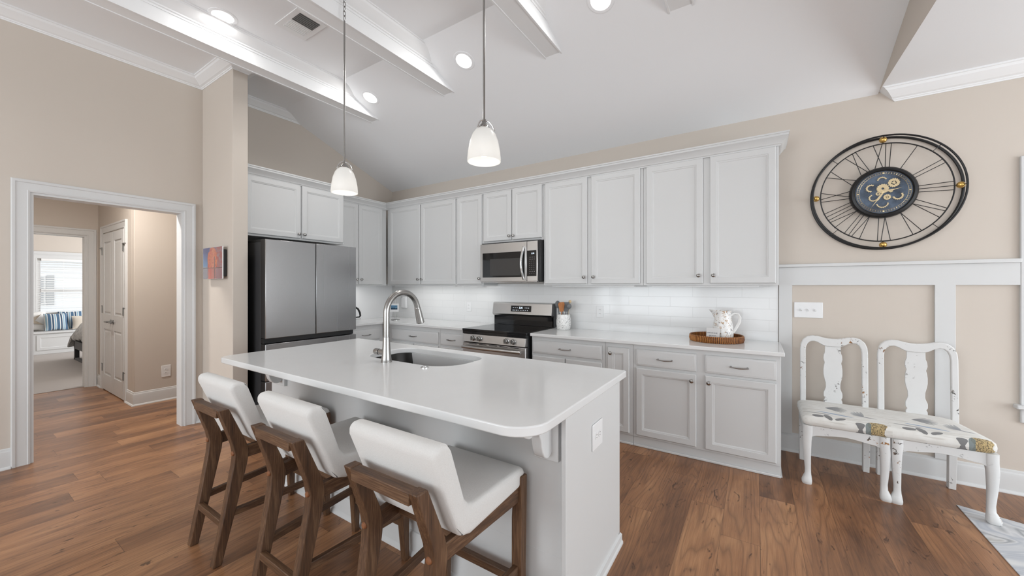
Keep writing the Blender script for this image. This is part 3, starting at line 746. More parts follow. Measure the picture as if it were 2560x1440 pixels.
# raised back panel
bgp = MB().box(rx0-.004, -.070, .917, rx1, -.014, 1.06).build('back_guard', M['blackglass'], r, bev=.002)
pp = [(rx0-.014, -.014, 1.04), (rx0-.014, -.075, 1.028), (rx0-.014, -.098, 1.05), (rx0-.014, -.078, 1.180), (rx0-.014, -.060, 1.190), (rx0-.014, -.014, 1.190)]
bp = MB().prism(pp, (rx1-rx0-.0, 0, 0)).build('back_panel', M['steelh'], r, bev=.002)
MB().prism([(rx1-.014+.0005, -.014, .92), (rx1-.014+.0005, -.070, .92), (rx1-.014+.0005, -.070, 1.03), (rx1-.014+.0005, -.096, 1.05), (rx1-.014+.0005, -.076, 1.180), (rx1-.014+.0005, -.014, 1.188)], (.022, 0, 0)).build('end_cap', M['darkgrey'], r)
# display, tilted with the panel
tl = Matrix.Translation((2.473, -.0895, 1.117)) @ Matrix.Rotation(-.153, 4, 'X')
dp = MB().box(-.140, -.003, -.036, .140, .003, .036).xf(tl).build('display', M['blackglass'], bp)
mb = MB()
for dx, w_ in ((-.112, .012), (-.085, .012), (-.058, .014), (.055, .010), (.075, .014), (.098, .016)):
    mb.box(dx, -.0042, .008, dx+w_, -.003, .014)
for dx, w_ in ((-.115, .018), (-.088, .014), (-.062, .016), (-.028, .006), (-.006, .006), (.016, .006), (.040, .006), (.064, .006), (.09, .008)):
    mb.box(dx, -.0042, -.022, dx+w_, -.003, -.016)
mb.xf(tl).build('legend', M['ledw'], dp)
def text(s, size, M4, m, parent, name='digits'):
    c = bpy.data.curves.new(name, 'FONT'); c.body = s; c.size = size; c.align_x = 'CENTER'; c.align_y = 'CENTER'; c.extrude = .0003
    o = bpy.data.objects.new(name+'_curve', c); COL.objects.link(o); c.materials.append(m)
    bpy.context.view_layer.update(); me = bpy.data.meshes.new_from_object(o.evaluated_get(bpy.context.evaluated_depsgraph_get())); bpy.data.objects.remove(o)
    me.name = name; o = bpy.data.objects.new(name, me); COL.objects.link(o)
    if not me.materials: me.materials.append(m)
    o.parent = parent; o.matrix_basis = Matrix.Translation(-base(parent)) @ M4; return o
text('2:35', .030, tl @ Matrix.Translation((0, -.0034, .011)) @ Matrix.Rotation(PI/2, 4, 'X'), M['led'], dp)

# ================================================================ MICROWAVE
r = thing('microwave', 'stainless over the range microwave with black window and curved handle', 'microwave', (2.5, -.2, 1.437))
mx0, mx1, mz0, mz1, my = 2.100, 2.872, 1.437, 1.878, -.40
MB().box(mx0+.004, my+.03, mz0+.008, 2.893, -.014, mz1+.014).build('body', M['black'], r, bev=.003)
MB().box(mx0+.03, my+.02, mz0-.006, mx1-.02, -.05, mz0+.008).build('vent_plate', M['steelh'], r, bev=.002)
fp = MB(); fp.box(mx0, my, mz0+.004, 2.737, my+.03, mz1)
d = fp.build('door', M['steelh'], r, bev=.005)
MB().box(mx0+.036, my-.0025, 1.489, 2.705, my+.001, 1.772).build('window', M['blackglass'], d, bev=.002)
MB().box(2.245, my-.0035, 1.508, 2.654, my-.002, 1.700).build('window_screen', mat('dark grey window mesh', (.045, .043, .042), .25), d)
mb = MB(); mb.tube([(2.700+.016*math.cos(PI*(i/14-.5))*-1+.004, my-.010-.034*math.sin(PI*i/14), 1.460+.360*i/14) for i in range(15)], .013, 12, sq=(1, 1.25))
mb.build('handle', M['chrome'], d)
c_ = MB().box(2.740, my, mz0+.004, mx1, my+.03, mz1).build('control_panel', M['steelh'], r, bev=.005)
kp = MB().box(2.742, my-.0025, 1.496, 2.858, my+.001, 1.776).build('keypad', M['blackglass'], c_, bev=.002)
mb = MB()
for i in range(9):
    for j in range(3):
        wv = .012 if (i in (0, 1, 7)) else .005
        mb.box(2.775+j*.026, my-.0032, 1.700-i*.022, 2.775+j*.026+wv, my-.0024, 1.704-i*.022)
mb.build('key_legend', mat('grey key legends', (.45, .42, .42), .5), kp)
text('2:35', .022, Matrix.Translation((2.815, my-.0030, 1.742)) @ Matrix.Rotation(PI/2, 4, 'X'), M['led'], kp)

# ================================================================ ISLAND
ix0, ix1, iy0, iy1 = 1.797, 4.230, -2.892, -1.820
bx0_, bx1_, by0, by1 = 1.86, 4.222, -2.580, -1.915
r = thing('kitchen_island', 'long light grey kitchen island with corbels under its overhang', 'island', ((bx0_+bx1_)/2, (by0+by1)/2, 0))
MB().box(bx0_, by0, 0, bx1_-.02, by1, .30).box(bx0_, by0, .30, bx1_-.02, by0+.02, .8775).box(bx0_, by1-.02, .30, bx1_-.02, by1, .8775).box(bx0_, by0+.02, .30, bx0_+.02, by1-.02, .8775).build('body', M['cab'], r, bev=.001)
MB().box(bx1_-.02, by0-.030, 0, bx1_, by1-.025, .8775).build('end_panel', M['cab'], r, bev=.002)
MB().box(bx1_-.05, by1-.026, 0, bx1_-.004, by1+.004, .8775).build('corner_post', M['cab'], r, bev=.002)
MB().sweep([(bx0_, by0, 0), (bx1_-.02, by0, 0)], [(-a, b) for a, b in [(0, 0), (.024, 0), (.024, .006), (.016, .02), (.012, .024), (.012, .105), (.006, .118), (0, .12)]], (0, 0, 1)).build('baseboard', M['trim'], r)
MB().sweep([(bx1_, by0-.03, 0), (bx1_, by1, 0)], [(-a, b) for a, b in [(0, 0), (.016, 0), (.016, .012), (.010, .020), (.010, .05), (0, .056)]], (0, 0, 1)).build('end_trim', M['trim'], r)
# scrolled corbels
def corbel(xc):
    c = MB().box(xc-.062, by0-.022, .690, xc+.050, by0, .8775).build('corbel', M['trim'], r, bev=.003)
    yy = by0-.022
    pr = [(yy, .8775), (yy-.225, .8775), (yy-.225, .866), (yy-.205, .850), (yy-.178, .838), (yy-.160, .836), (yy-.148, .846), (yy-.130, .846), (yy-.108, .832), (yy-.092, .805), (yy-.085, .775), (yy-.078, .752), (yy-.062, .728), (yy-.044, .718), (yy-.028, .715), (yy-.012, .720), (yy, .728)]
    MB().prism([(xc-.022, a, b) for a, b in pr], (.045, 0, 0)).build('bracket', M['trim'], c, bev=.004, seg=3)
corbel(4.135); corbel(2.03)
# worktop with the sink cut-out
sx0, sx1, sy0, sy1 = 2.560, 3.345, -2.335, -1.925
hole = (.10, .10, .15, .10)
mb = MB()
O1 = rrect(ix0, iy0, ix1, iy1, .914, (.075, .125, .015, .015), 10); I1 = rrect(sx0, sy0, sx1, sy1, .914, (.15, .19, .12, .12), 10)
dn = V((0, 0, -.036))
mb.loft([O1, I1, [p+dn for p in I1], [p+dn for p in O1], O1], False, False)
bmesh.ops.remove_doubles(mb.b, verts=mb.b.verts[:], dist=1e-5)
tag(mb.build('island_worktop', M['quartz'], bev=.005, seg=3), 'large white quartz island worktop with sink cut out and rounded corners', 'worktop')
# sink
r = thing('sink', 'single bowl stainless sink undermounted in the island worktop', 'sink', (2.95, -2.13, .66))
L = []
for ins, z, k in ((-.015, .8755, 1), (-.004, .8755, 1), (-.004, .862, 1), (.006, .72, 1), (.020, .690, 1), (.05, .678, 1)):
    L.append(rrect(sx0+ins, sy0+ins, sx1-ins, sy1-ins, z, tuple(max(.03, q-ins) for q in (.15, .19, .12, .12)), 10))
mb = MB(); mb.loft(L, False, True); o = mb.build('bowl', M['sink'], r); o.modifiers.new('t', 'SOLIDIFY').thickness = -.0015
MB().lathe([(.045, .6785), (.045, .681), (.035, .6815), (.030, .680), (.001, .680)], (2.95, -2.05, 0)).build('drain', M['chrome'], r)
# faucet
r = thing('faucet', 'tall brushed nickel gooseneck pull down faucet behind the sink', 'faucet', (2.899, -2.393, .914))
fxx, fyy = 2.899, -2.393
MB().lathe([(.034, .914), (.034, .918), (.0325, .920), (.0325, .924), (.031, .926), (.031, .930), (.0290, .945), (.0268, .97), (.0240, 1.01), (.0222, 1.05), (.0215, 1.070), (.0205, 1.071)], (fxx, fyy, 0), seg=32).build('base', M['nickel'], r)
R_ = .130; zc = 1.217
pts = [(fxx, fyy, 1.060), (fxx, fyy, 1.11), (fxx, fyy, 1.16)] + [(fxx, fyy+R_-R_*math.cos(a), zc+R_*math.sin(a)) for a in [PI*.935*i/22 for i in range(23)]]
MB().tube(pts, .0190, 20).build('spout', M['nickel'], r)
e = V(pts[-1]); dr = (V(pts[-1])-V(pts[-2])).normalized()
MB().lathe([(.0195, 0), (.0205, .004), (.0205, .008), (.022, .010), (.0225, .03), (.0255, .080), (.0270, .108), (.023, .112), (.001, .112)], e, dr, 24).build('spray_head', M['nickel'], r)
q = e+dr*.035+V((.0, .0235, 0)); MB().sphere(q, .009, 12, (.8, .6, 1.4)).sphere(q+dr*.03+V((0, .002, 0)), .009, 12, (.8, .6, 1.4)).build('spray_button', M['black'], r)
mb = MB(); mb.lathe([(.0175, 0), (.0175, .046), (.0155, .048)], (fxx-.018, fyy, .972), (-1, 0, 0), 20)
h_ = mb.build('handle', M['nickel'], r)
MB().lathe([(.0165, .047), (.0165, .052)], (fxx-.018, fyy, .972), (-1, 0, 0), 20).build('seal_ring', M['black'], h_)
MB().lathe([(.019, .052), (.020, .056), (.020, .084), (.018, .090), (.001, .090)], (fxx-.018, fyy, .972), (-1, 0, 0), 20).build('handle_cap', M['nickel'], h_)
r = thing('air_switch_button', 'small round chrome button in the island worktop in front of the sink', 'button', (3.220, -2.379, .914))
MB().lathe([(.024, .9142), (.024, .918), (.019, .920), (.016, .919)], (3.22, -2.379, 0)).build('collar', M['chrome'], r)
MB().lathe([(.015, .916), (.015, .922), (.012, .924), (.001, .924)], (3.22, -2.379, 0)).build('push_button', M['chrome'], r)

# ================================================================ BAR STOOLS
def make_stool():
    r = thing('bar_stool', '', 'stool', (0, 0, 0), 'counter stools at the island')
    # local: origin on the floor under the stool, +y to the island; rear feet y=-.27, front feet y=+.27
    # L shaped upholstered shell
    prof = [(.275, .640), (.283, .618), (.276, .574), (-.070, .556), (-.118, .572), (-.142, .612), (-.243, .862), (-.243, .886), (-.228, .902), (-.200, .904), (-.172, .892), (-.160, .868), (-.098, .690), (-.076, .664), (-.050, .655), (.10, .652), (.255, .650)]
    L = []
    for x, ins in ((-.215, .012), (-.206, .003), (-.195, 0), (-.07, 0), (.07, 0), (.195, 0), (.206, .003), (.215, .012)):
        c = V((0, 0)); pp = []
        n = len(prof)
        for i in range(n):
            a = V(prof[i-1]); b = V(prof[i]); d = V(prof[(i+1) % n])
            t1 = (b-a).normalized(); t2 = (d-b).normalized(); t = (t1+t2).normalized()
            nn = V((-t.y, t.x))
            q = b - nn*ins*(-1)   # inward (profile runs clockwise)
            q = b + V((t.y, -t.x))*ins*-1 if False else b + nn*ins*SGN
            pp.append((x, q.x, q.y))
        L.append(pp)
    sh = MB(); sh.loft(L); sh.build('seat', M['boucle'], r, smooth=60, bev=.012, seg=3)
    # rear legs
    for s in (-1, 1):
        path = [(-.280, 0, .041, .038), (-.235, .24, .042, .050), (-.196, .47, .043, .062), (-.190, .53, .043, .064), (-.200, .585, .043, .060), (-.262, .772, .040, .046)]
        L = []
        for (y, z, wx, wy) in path:
            x = s*(.148+.012*min(1, z/.6)); y0 = y-.02
            L.append([(x-wx/2, y0, z), (x+wx/2, y0, z), (x+wx/2, y0+wy, z), (x-wx/2, y0+wy, z)])
        MB().loft(L).build('leg', M['stoolz'], r, bev=.004)
        MB().lathe([(.012, -.001), (.012, .004), (.009, .008), (.001, .009)], (s*.16, -.2102, .535), (0, -1, .05), 14).build('dowel', M.setdefault('dw', mat('brown dowel cap', srgb(128, 82, 52), .4)), r)
        # front legs: slightly bowed, tapering down, corner visible beside the seat
        L = []
        for (y, z, wd, dx) in ((.262, 0, .030, .206), (.258, .10, .036, .203), (.252, .25, .044, .200), (.252, .45, .046, .202), (.256, .62, .040, .206)):
            x = s*dx; L.append([(x-wd/2, y-wd/2, z), (x+wd/2, y-wd/2, z), (x+wd/2, y+wd/2, z), (x-wd/2, y+wd/2, z)])
        MB().loft(L).build('leg', M['stoolz'], r, bev=.004)
        # side rail and side stretcher
        def bar(a, b, w_, h_, name, m):
            a = V(a); b = V(b); dd = (b-a).normalized(); sd = dd.cross(V((0, 0, 1))).normalized()*w_/2; up = V((0, 0, h_/2))
            MB().loft([[a-sd-up, a+sd-up, a+sd+up, a-sd+up], [b-sd-up, b+sd-up, b+sd+up, b-sd+up]]).build(name, m, r, bev=.003)
        bar((s*.160, -.17, .528), (s*.198, .235, .548), .026, .062, 'seat_rail', M['stooly'])
        bar((s*.156, -.235, .235), (s*.200, .240, .245), .024, .034, 'stretcher', M['stooly'])
    MB().box(-.142, -.279, .728, .142, -.240, .770).build('back_rail', M['stoolx'], r, bev=.003)
    MB().box(-.135, -.263, .178, .135, -.237, .212).build('stretcher', M['stoolx'], r, bev=.003)
    MB().box(-.182, .242, .170, .182, .268, .205).build('footrest', M['stoolx'], r, bev=.003)
    MB().box(-.168, -.06, .500, .168, -.03, .548).build('seat_rail', M['stoolx'], r, bev=.003)
    MB().box(-.182, .238, .512, .182, .262, .568).build('seat_rail', M['stoolx'], r, bev=.003)
    return r
SGN = -1
st = make_stool()
SP = [(2.440, -2.893), (3.135, -2.893), (3.826, -2.893)]
SLAB = ['farthest white upholstered counter stool with walnut legs, nearest the hall opening', 'white upholstered counter stool with walnut legs in the middle of the row of three', 'nearest white upholstered counter stool with walnut legs, beside the island corbel']
for i, (x, y) in enumerate(SP):
    o = st if i == 0 else copy_tree(st)
    o.location = (x, y, 0); o['label'] = SLAB[i]

# ================================================================ PENDANTS, CEILING LIGHTS, VENT
def pendant(x, y, label):
    zt = 2.215
    r = thing('pendant_light', label, 'pendant light', (x, y, 2.045), 'pendant lights over the island')
    # open bell shade
    pr = [(.0885, 2.047), (.0888, 2.060), (.085, 2.10), (.076, 2.15), (.062, 2.19), (.045, 2.213), (.030, 2.222)]
    MB().lathe(pr+[(q[0]-.004, q[1]) for q in pr[::-1]], (x, y, 0), seg=36, cap0=False, cap1=False).build('shade', M['shade'], r, smooth=60)
    bulb = MB().sphere((x, y, 2.105), .032, 16).build('bulb', M['bulb'], r)
    mb = MB(); mb.lathe([(.024, 2.212), (.030, 2.226), (.026, 2.236), (.016, 2.246), (.011, 2.256), (.011, 2.27)], (x, y, 0), seg=20)
    cp_ = mb.build('socket_cap', M['nickel'], r)
    for k in range(3):
        a = k*2*PI/3+.5
        MB().tube([(x+q*math.cos(a), y+q*math.sin(a), z) for q, z in ((.012, 2.262), (.028, 2.256), (.044, 2.236), (.056, 2.208))], .004, 8).build('arm', M['chrome'], cp_)
    MB().lathe([(.0062, 2.26), (.0062, 3.262)], (x, y, 0), seg=12).build('rod', M['nickel'], r)
    mb = MB()
    z = 3.262; k = 0
    while z < ZF-.055:
        a = (k % 2)*PI/2; n = 14
        mb.tube([(x+.009*math.cos(t_)*math.cos(a), y+.009*math.cos(t_)*math.sin(a), z+.019+.021*math.sin(t_)) for t_ in [2*PI*i/n for i in range(n)]], .0026, 6, closed=True)
        z += .033; k += 1
    mb.build('chain', M['nickel'], r)
    MB().lathe([(.012, ZF-.06), (.02, ZF-.05), (.060, ZF-.018), (.064, ZF-.006), (.064, ZF-.0005)], (x, y, 0), seg=24).build('canopy', M['nickel'], r)
    l = bpy.data.lights.new('lamp', 'POINT'); l.energy = .3; l.shadow_soft_size = .03; l.color = (1, .95, .88)
    o = bpy.data.objects.new('lamp', l); COL.objects.link(o); o.parent = r; o.location = V((x, y, 2.065))-base(r)
pendant(2.396, -2.35, 'left pendant light with frosted bell shade, hanging in front of the fridge cabinets')
pendant(3.629, -2.35, 'right pendant light with frosted bell shade, hanging right of the second ceiling beam')
def downlight(x, y, slope, label, pw):
    z = ZF if not slope else ZC-SLP*y
    n = V((0, 0, -1)) if not slope else V((0, -SLP, -1)).normalized()
    r = thing('recessed_light', label, 'recessed light', (x, y, z), 'recessed ceiling lights')
    O = V((x, y, z))
    MB().lathe([(.096, .0005), (.094, .003), (.074, .0055), (.070, .004)], O, n, 32).build('trim_ring', M['ceiling'], r)
    MB().lathe([(.072, .0045), (.060, .0055), (.001, .0058)], O, n, 32).build('lens', M['lens'], r)
    area('lamp', O+n*.02, n, .13, .13, pw, (1, .985, .96), r, 'DISK')
downlight(1.352, -2.70, False, 'round recessed light on the flat ceiling beside the leftmost beam', 3.5)
downlight(1.397, -1.395, True, 'round recessed light on the sloped ceiling near the end of the leftmost beam', 6.5)
downlight(2.668, -1.372, True, 'round recessed light on the sloped ceiling right of the second beam, in the middle', 6)
downlight(3.927, -1.393, True, 'round recessed light at the top edge of the sloped ceiling, right of the third beam', 6)
# ceiling vent
vx0, vx1, vy0, vy1 = 1.625, 1.915, -2.415, -2.225
r = thing('ceiling_vent', 'white square ceiling register with one dark louvred half, near the second beam', 'vent', (1.77, -2.32, ZF-.02))
MB().box(1.60, -2.44, ZF-.008, 1.935, -2.20, ZF-.0005).build('frame', M['crown'], r, bev=.003)
mb = MB()
for k in range(6): mb.box(1.655+k*.020, -2.40, ZF-.0115, 1.667+k*.020, -2.24, ZF-.008)
mb.build('white_louvres', M['crown'], r)
MB().box(1.785, -2.40, ZF-.0095, 1.905, -2.24, ZF-.008).build('grille', M['slot'], r)
mb = MB()
for k in range(6): mb.box(1.787+k*.020, -2.40, ZF-.0125, 1.794+k*.020, -2.24, ZF-.0095)
mb.build('dark_louvres', mat('grey louvre', (.22, .22, .22), .5), r)

# ================================================================ WALL PLATES
def outlet(fr, u, z, n, label, name='wall_outlet', w_=.072, h_=.118, horiz=False):
    r = thing(name, label, 'outlet', fr.p(u, z, n), 'wall outlets')
    MB().fbox(fr, u-w_/2, u+w_/2, z-h_/2, z+h_/2, n+.0005, n+.006).build('cover_plate', M['plate'], r, bev=.003)
    mb = MB(); m2 = MB()
    for s in (-1, 1):
        du, dz = (s*.021, 0) if horiz else (0, s*.021)
        mb.lathe([(.0165, 0), (.0165, .0025), (.001, .0026)], fr.p(u+du, z+dz, n+.006), fr.N, 16)
        if horiz: m2.fbox(fr, u+du-.004, u+du+.005, z+.0045, z+.0075, n+.0085, n+.009).fbox(fr, u+du-.004, u+du+.003, z-.0075, z-.0045, n+.0085, n+.009)
        else: m2.fbox(fr, u+du-.0075, u+du-.0045, z+dz-.003, z+dz+.006, n+.0085, n+.009).fbox(fr, u+du+.0045, u+du+.0075, z+dz-.003, z+dz+.005, n+.0085, n+.009)
    a = mb.build('socket_face', M['plate'], r); m2.build('slot', M['slot'], a)
outlet(BACK, 3.426, 1.113, .012, 'white outlet on the tiles between the utensil crock and the pitcher', w_=.078, h_=.125)
outlet(BACK, 1.612, 1.113, .012, 'white outlet on the tiles just left of the range back panel', w_=.078, h_=.125)
outlet(Fr((HX, 0, 0), (0, 1, 0), (1, 0, 0)), -2.365, .355, 0, 'white outlet low on the beige hall wall beyond the opening', w_=.088, h_=.140)
IE = Fr((bx1_, 0, 0), (0, 1, 0), (1, 0, 0))
r_ = outlet(IE, -2.275, .705, 0, 'white outlet on the end panel of the kitchen island', w_=.128, h_=.118, horiz=True)
r = thing('light_switch', 'white triple light switch plate above the distressed bench', 'switch', (5.202, -.001, 1.19))
MB().fbox(BACK, 5.108, 5.296, 1.127, 1.255, .0005, .007).build('cover_plate', M['plate'], r, bev=.003)
for k in (-1, 0, 1):
    t_ = MB().fbox(BACK, 5.202+k*.046-.007, 5.202+k*.046+.007, 1.176, 1.206, .007, .009).build('switch_frame', M['plate'], r)
    MB().prism([BACK.p(5.202+k*.046-.0045, 1.182, .009), BACK.p(5.202+k*.046-.0045, 1.188, .020), BACK.p(5.202+k*.046-.0045, 1.197, .018), BACK.p(5.202+k*.046-.0045, 1.200, .009)], (.009, 0, 0)).build('toggle', M['plate'], t_)

# ================================================================ WALL CLOCK
CX, CZ = 5.642, 2.093
r = thing('wall_clock', 'large round black openwork wall clock with numeral spokes and gold balls', 'clock', (CX, -.05, CZ-.42))
def ring(rad, y, tr, name, m=M['blackmetal'], sq=None):
    n = 96
    return MB().tube([(CX+rad*math.cos(2*PI*i/n), y, CZ+rad*math.sin(2*PI*i/n)) for i in range(n)], tr, 10, closed=True, sq=sq).build(name, m, r)
ring(.418, -.078, .0062, 'front_ring'); ring(.420, -.0095, .0085, 'back_ring'); ring(.366, -.050, .0042, 'numeral_ring')
def pol(a, rad, y=-.050, off=0):   # a = clock angle, degrees clockwise from 12
    t_ = math.radians(90-a); d_ = V((math.cos(t_), 0, math.sin(t_))); s_ = V((math.sin(t_), 0, -math.cos(t_)))
    return V((CX, y, CZ))+d_*rad+s_*off
R0, R1 = .185, .366
NUM = {1: 'I', 2: 'II', 3: 'III', 4: 'IV', 5: 'V', 6: 'VI', 7: 'VII', 8: 'VIII', 9: 'IX', 10: 'X', 11: 'XI', 12: 'XII'}
for h, s in NUM.items():
    a = h*30; mb = MB(); wd = {'I': .030, 'V': .062, 'X': .062}
    tot = sum(wd[c] for c in s); x = -tot/2
    for c in s:
        m_ = x+wd[c]/2; x += wd[c]; k0 = .74
        segs = {'I': [(m_*k0, m_)], 'V': [(m_*k0, m_-.026), (m_*k0, m_+.026)], 'X': [(m_*k0-.022, m_+.026), (m_*k0+.022, m_-.026)]}[c]
        for o0, o1 in segs: mb.tube([pol(a, R0, -.050, o0), pol(a, R1, -.050, o1)], .0024, 6)
    mb.build('numeral', M['blackmetal'], r)
for a in (0, 90, 180, 270):
    b_ = MB().sphere(pol(a, .394, -.052), .0225, 18).build('gold_ball', M['gold'], r)
    MB().tube([pol(a, .366, -.050), pol(a, .418, -.076)], .003, 6).build('pin', M['blackmetal'], b_)
mb = MB()
for a in (45, 135, 225, 315): mb.tube([pol(a, .420, -.0075), pol(a, .418, -.078)], .003, 6); mb.tube([pol(a, .366, -.05), pol(a, .419, -.045)], .002, 6)
mb.build('bracket', M['blackmetal'], r)
MB().lathe([(.15, .004), (.182, .012), (.192, .030), (.190, .055), (.180, .068), (.166, .072), (.160, .066), (.158, .058), (.15, .058)], (CX, 0, CZ), (0, -1, 0), 64).build('case', M['blackmetal'], r)
face = MB().lathe([(.158, .056), (.158, .060), (.001, .060)], (CX, 0, CZ), (0, -1, 0), 64).build('clock_face', M['clockface'], r)
mb = MB()
for q in (.136, .150):
    mb.tube([(CX+q*math.cos(2*PI*i/72), -.0615, CZ+q*math.sin(2*PI*i/72)) for i in range(72)], .0011, 5, closed=True)
for k in range(60):
    a = k*6; mb.tube([pol(a, .138, -.0615), pol(a, .148, -.0615)], .0022 if k % 5 == 0 else .0009, 5)
for a in (0, 90, 180, 270): mb.sphere(pol(a, .143, -.0615), .006, 8, (1, .3, 1))
mb.build('minute_track', M['palegold'], face)
def gear(cx, cz, rad, teeth, hole, spokes=0, y=-.0625, a0=0, a1=360):
    mb = MB(); n = teeth*4; out = []; inn = []
    for i in range(n+1):
        t_ = math.radians(a0+(a1-a0)*i/n); rr = rad*(1.0 if (i % 4) in (1, 2) else .88)
        out.append((CX+cx+rr*math.cos(t_), y, CZ+cz+rr*math.sin(t_))); ri = rad*hole
        inn.append((CX+cx+ri*math.cos(t_), y, CZ+cz+ri*math.sin(t_)))
    mb.strip(out, inn, (0, -.004, 0))
    for k in range(spokes):
        t_ = 2*PI*k/spokes+.3; mb.tube([(CX+cx, y-.002, CZ+cz), (CX+cx+rad*hole*1.05*math.cos(t_), y-.002, CZ+cz+rad*hole*1.05*math.sin(t_))], rad*.08, 5)
    if spokes: mb.lathe([(rad*.25, 0), (rad*.25, .005), (.001, .005)], (CX+cx, y, CZ+cz), (0, -1, 0), 12)
    mb.build('gear', M['palegold'], face)
gear(.056, .062, .034, 16, .45, 5); gear(-.004, .026, .036, 16, .22); gear(-.070, .036, .030, 10, .62, 0, -.0625, 50, 280); gear(.078, -.036, .032, 10, .62, 0, -.0625, -170, 40)
gear(.020, -.040, .022, 12, .40, 4); gear(-.056, -.038, .028, 9, .66, 0, -.0625, 110, 330); gear(-.006, -.084, .036, 10, .74, 0, -.0625, 185, 365); gear(-.008, .086, .030, 8, .66, 0, -.0625, 20, 175)
gear(-.030, -.010, .014, 10, .35); gear(.040, .004, .012, 10, .35)
def hand(a, ln, w0, y, name):
    t_ = math.radians(90-a); d_ = V((math.cos(t_), 0, math.sin(t_))); s_ = V((math.sin(t_), 0, -math.cos(t_))); O = V((CX, y, CZ))
    pp = [O-d_*.03-s_*w0*.5, O-d_*.03+s_*w0*.5, O+s_*w0*.8, O+d_*ln*.45+s_*w0*1.3, O+d_*ln*.60+s_*w0*.5, O+d_*ln, O+d_*ln*.60-s_*w0*.5, O+d_*ln*.45-s_*w0*1.3, O-s_*w0*.8]
    MB().prism(pp, (0, -.002, 0)).build(name, M['palegold'], face)
hand(78, .104, .0050, -.069, 'hour_hand'); hand(212, .132, .0054, -.073, 'minute_hand')
MB().lathe([(.010, .060), (.010, .078), (.001, .079)], (CX, 0, CZ), (0, -1, 0), 16).build('hub', M['palegold'], face)

# ================================================================ DISTRESSED BENCH MADE OF TWO CHAIR BACKS
r = thing('bench', 'white distressed bench with two chair backs and one printed seat', 'bench', (5.575, -.35, 0))
def back(xc, i):
    W = .203; y0 = -.135
    out = [(-W, .40), (-W, .88), (-W+.004, .925), (-W+.018, .962), (-W+.045, .988), (-W+.080, .997), (-W+.115, .994), (-.055, .984), (-.025, .979), (0, .978)]
    inn = [(-W+.036, .40), (-W+.036, .88), (-W+.040, .910), (-W+.050, .935), (-W+.068, .951), (-W+.092, .953), (-W+.112, .945), (-.062, .926), (-.040, .918), (0, .917)]
    out = out+[(-x, z) for x, z in out[::-1][1:]]; inn = inn+[(-x, z) for x, z in inn[::-1][1:]]
    lean = lambda z: -.020*(1-(z-.4)/.6)
    P3 = lambda L: [(xc+x, y0+lean(z), z) for x, z in L]
    b = MB().strip(P3(out), P3(inn), (0, .026, 0)).build('back_frame', M['chippy'], r, bev=.006, seg=3)
    prof = [(.44, .056), (.50, .055), (.515, .048), (.53, .056), (.56, .056), (.585, .047), (.60, .043), (.635, .044), (.67, .052), (.70, .057), (.74, .057), (.775, .053), (.79, .049), (.82, .057), (.85, .055), (.87, .048), (.92, .047)]
    L1 = [(xc-h, y0+lean(z)+.008, z) for z, h in prof]; L2 = [(xc+h, y0+lean(z)+.008, z) for z, h in prof]
    MB().strip(L1, L2, (0, .012, 0)).build('splat', M['chippy'], r, bev=.002)
back(5.341, 0); back(5.797, 1)
# seat: one long cushion with rounded front and right corner
loops = []
for ins, z in ((.012, .410), (.002, .420), (0, .440), (.004, .462), (.016, .474), (.05, .481), (.12, .484)):
    a, b, c_, d_ = 5.117+ins, -.598+ins, 6.030-ins, -.118-min(ins, .02)
    Lp = rrect(a, b, c_, d_, z, (.035, .06, .03, .03), 8)
    # right side flares towards the front
    Lp = [V((p.x-(.055*max(0, (p.y+.45)/.33) if p.x > 5.8 else 0), p.y, p.z)) for p in Lp]
    loops.append(Lp)
mb = MB(); mb.loft(loops); mb.build('seat_cushion', M['bird'], r, smooth=70)
def leg_front(x, s, lift=0):
    L = []
    for z, w_, dx, dy in ((.41, .050, 0, 0), (.36, .050, 0, 0), (.30, .046, .004, -.004), (.20, .038, .003, -.004), (.10, .031, -.001, 0), (.065, .033, -.001, -.002), (.045, .044, .003, -.008), (.022, .054, .006, -.012), (.006, .052, .006, -.012), (0, .046, .006, -.012)):
        cx_ = x+s*dx; cy_ = -.568+dy; n = 12; k = w_*.56
        L.append([(cx_+k*(abs(math.cos(2*PI*i/n))**.6)*(1 if math.cos(2*PI*i/n) >= 0 else -1), cy_+k*(abs(math.sin(2*PI*i/n))**.6)*(1 if math.sin(2*PI*i/n) >= 0 else -1), z+lift*(1-z/.41)) for i in range(n)])
    MB().loft(L).build('leg', M['chippy'], r, smooth=50)
def leg_back(x):
    L = []
    for z, y, w_ in ((0, -.135, .036), (.2, -.146, .040), (.41, -.150, .040)):
        L.append([(x-w_/2, y-.02, z), (x+w_/2, y-.02, z), (x+w_/2, y+.02, z), (x-w_/2, y+.02, z)])
    MB().loft(L).build('leg', M['chippy'], r, bev=.003)
for x, s in ((5.147, -1), (5.541, 1), (5.601, -1), (5.998, 1)): leg_front(x, s, .007 if x > 5.9 else 0)
for x in (5.150, 5.530, 5.606, 5.966): leg_back(x)
def apron(x0, x1, y, t=.018):
    n = 16; top = [(x0+(x1-x0)*i/n, y, .411) for i in range(n+1)]
    bot = [(x0+(x1-x0)*i/n, y, .352-.010*math.cos(2*PI*i/n*1.0)-(.010 if i in (0, n) else 0)) for i in range(n+1)]
    MB().strip(top, bot, (0, t, 0)).build('apron', M['chippy'], r, bev=.002)
apron(5.170, 5.519, -.585); apron(5.624, 5.976, -.585)
for x in (5.137, 5.992): MB().box(x-.009, -.548, .345, x+.009, -.172, .411).build('side_apron', M['chippy'], r, bev=.002)
for a, b in ((5.17, 5.51), (5.626, 5.946)): MB().box(a, -.158, .345, b, -.142, .411).build('back_apron', M['chippy'], r, bev=.002)

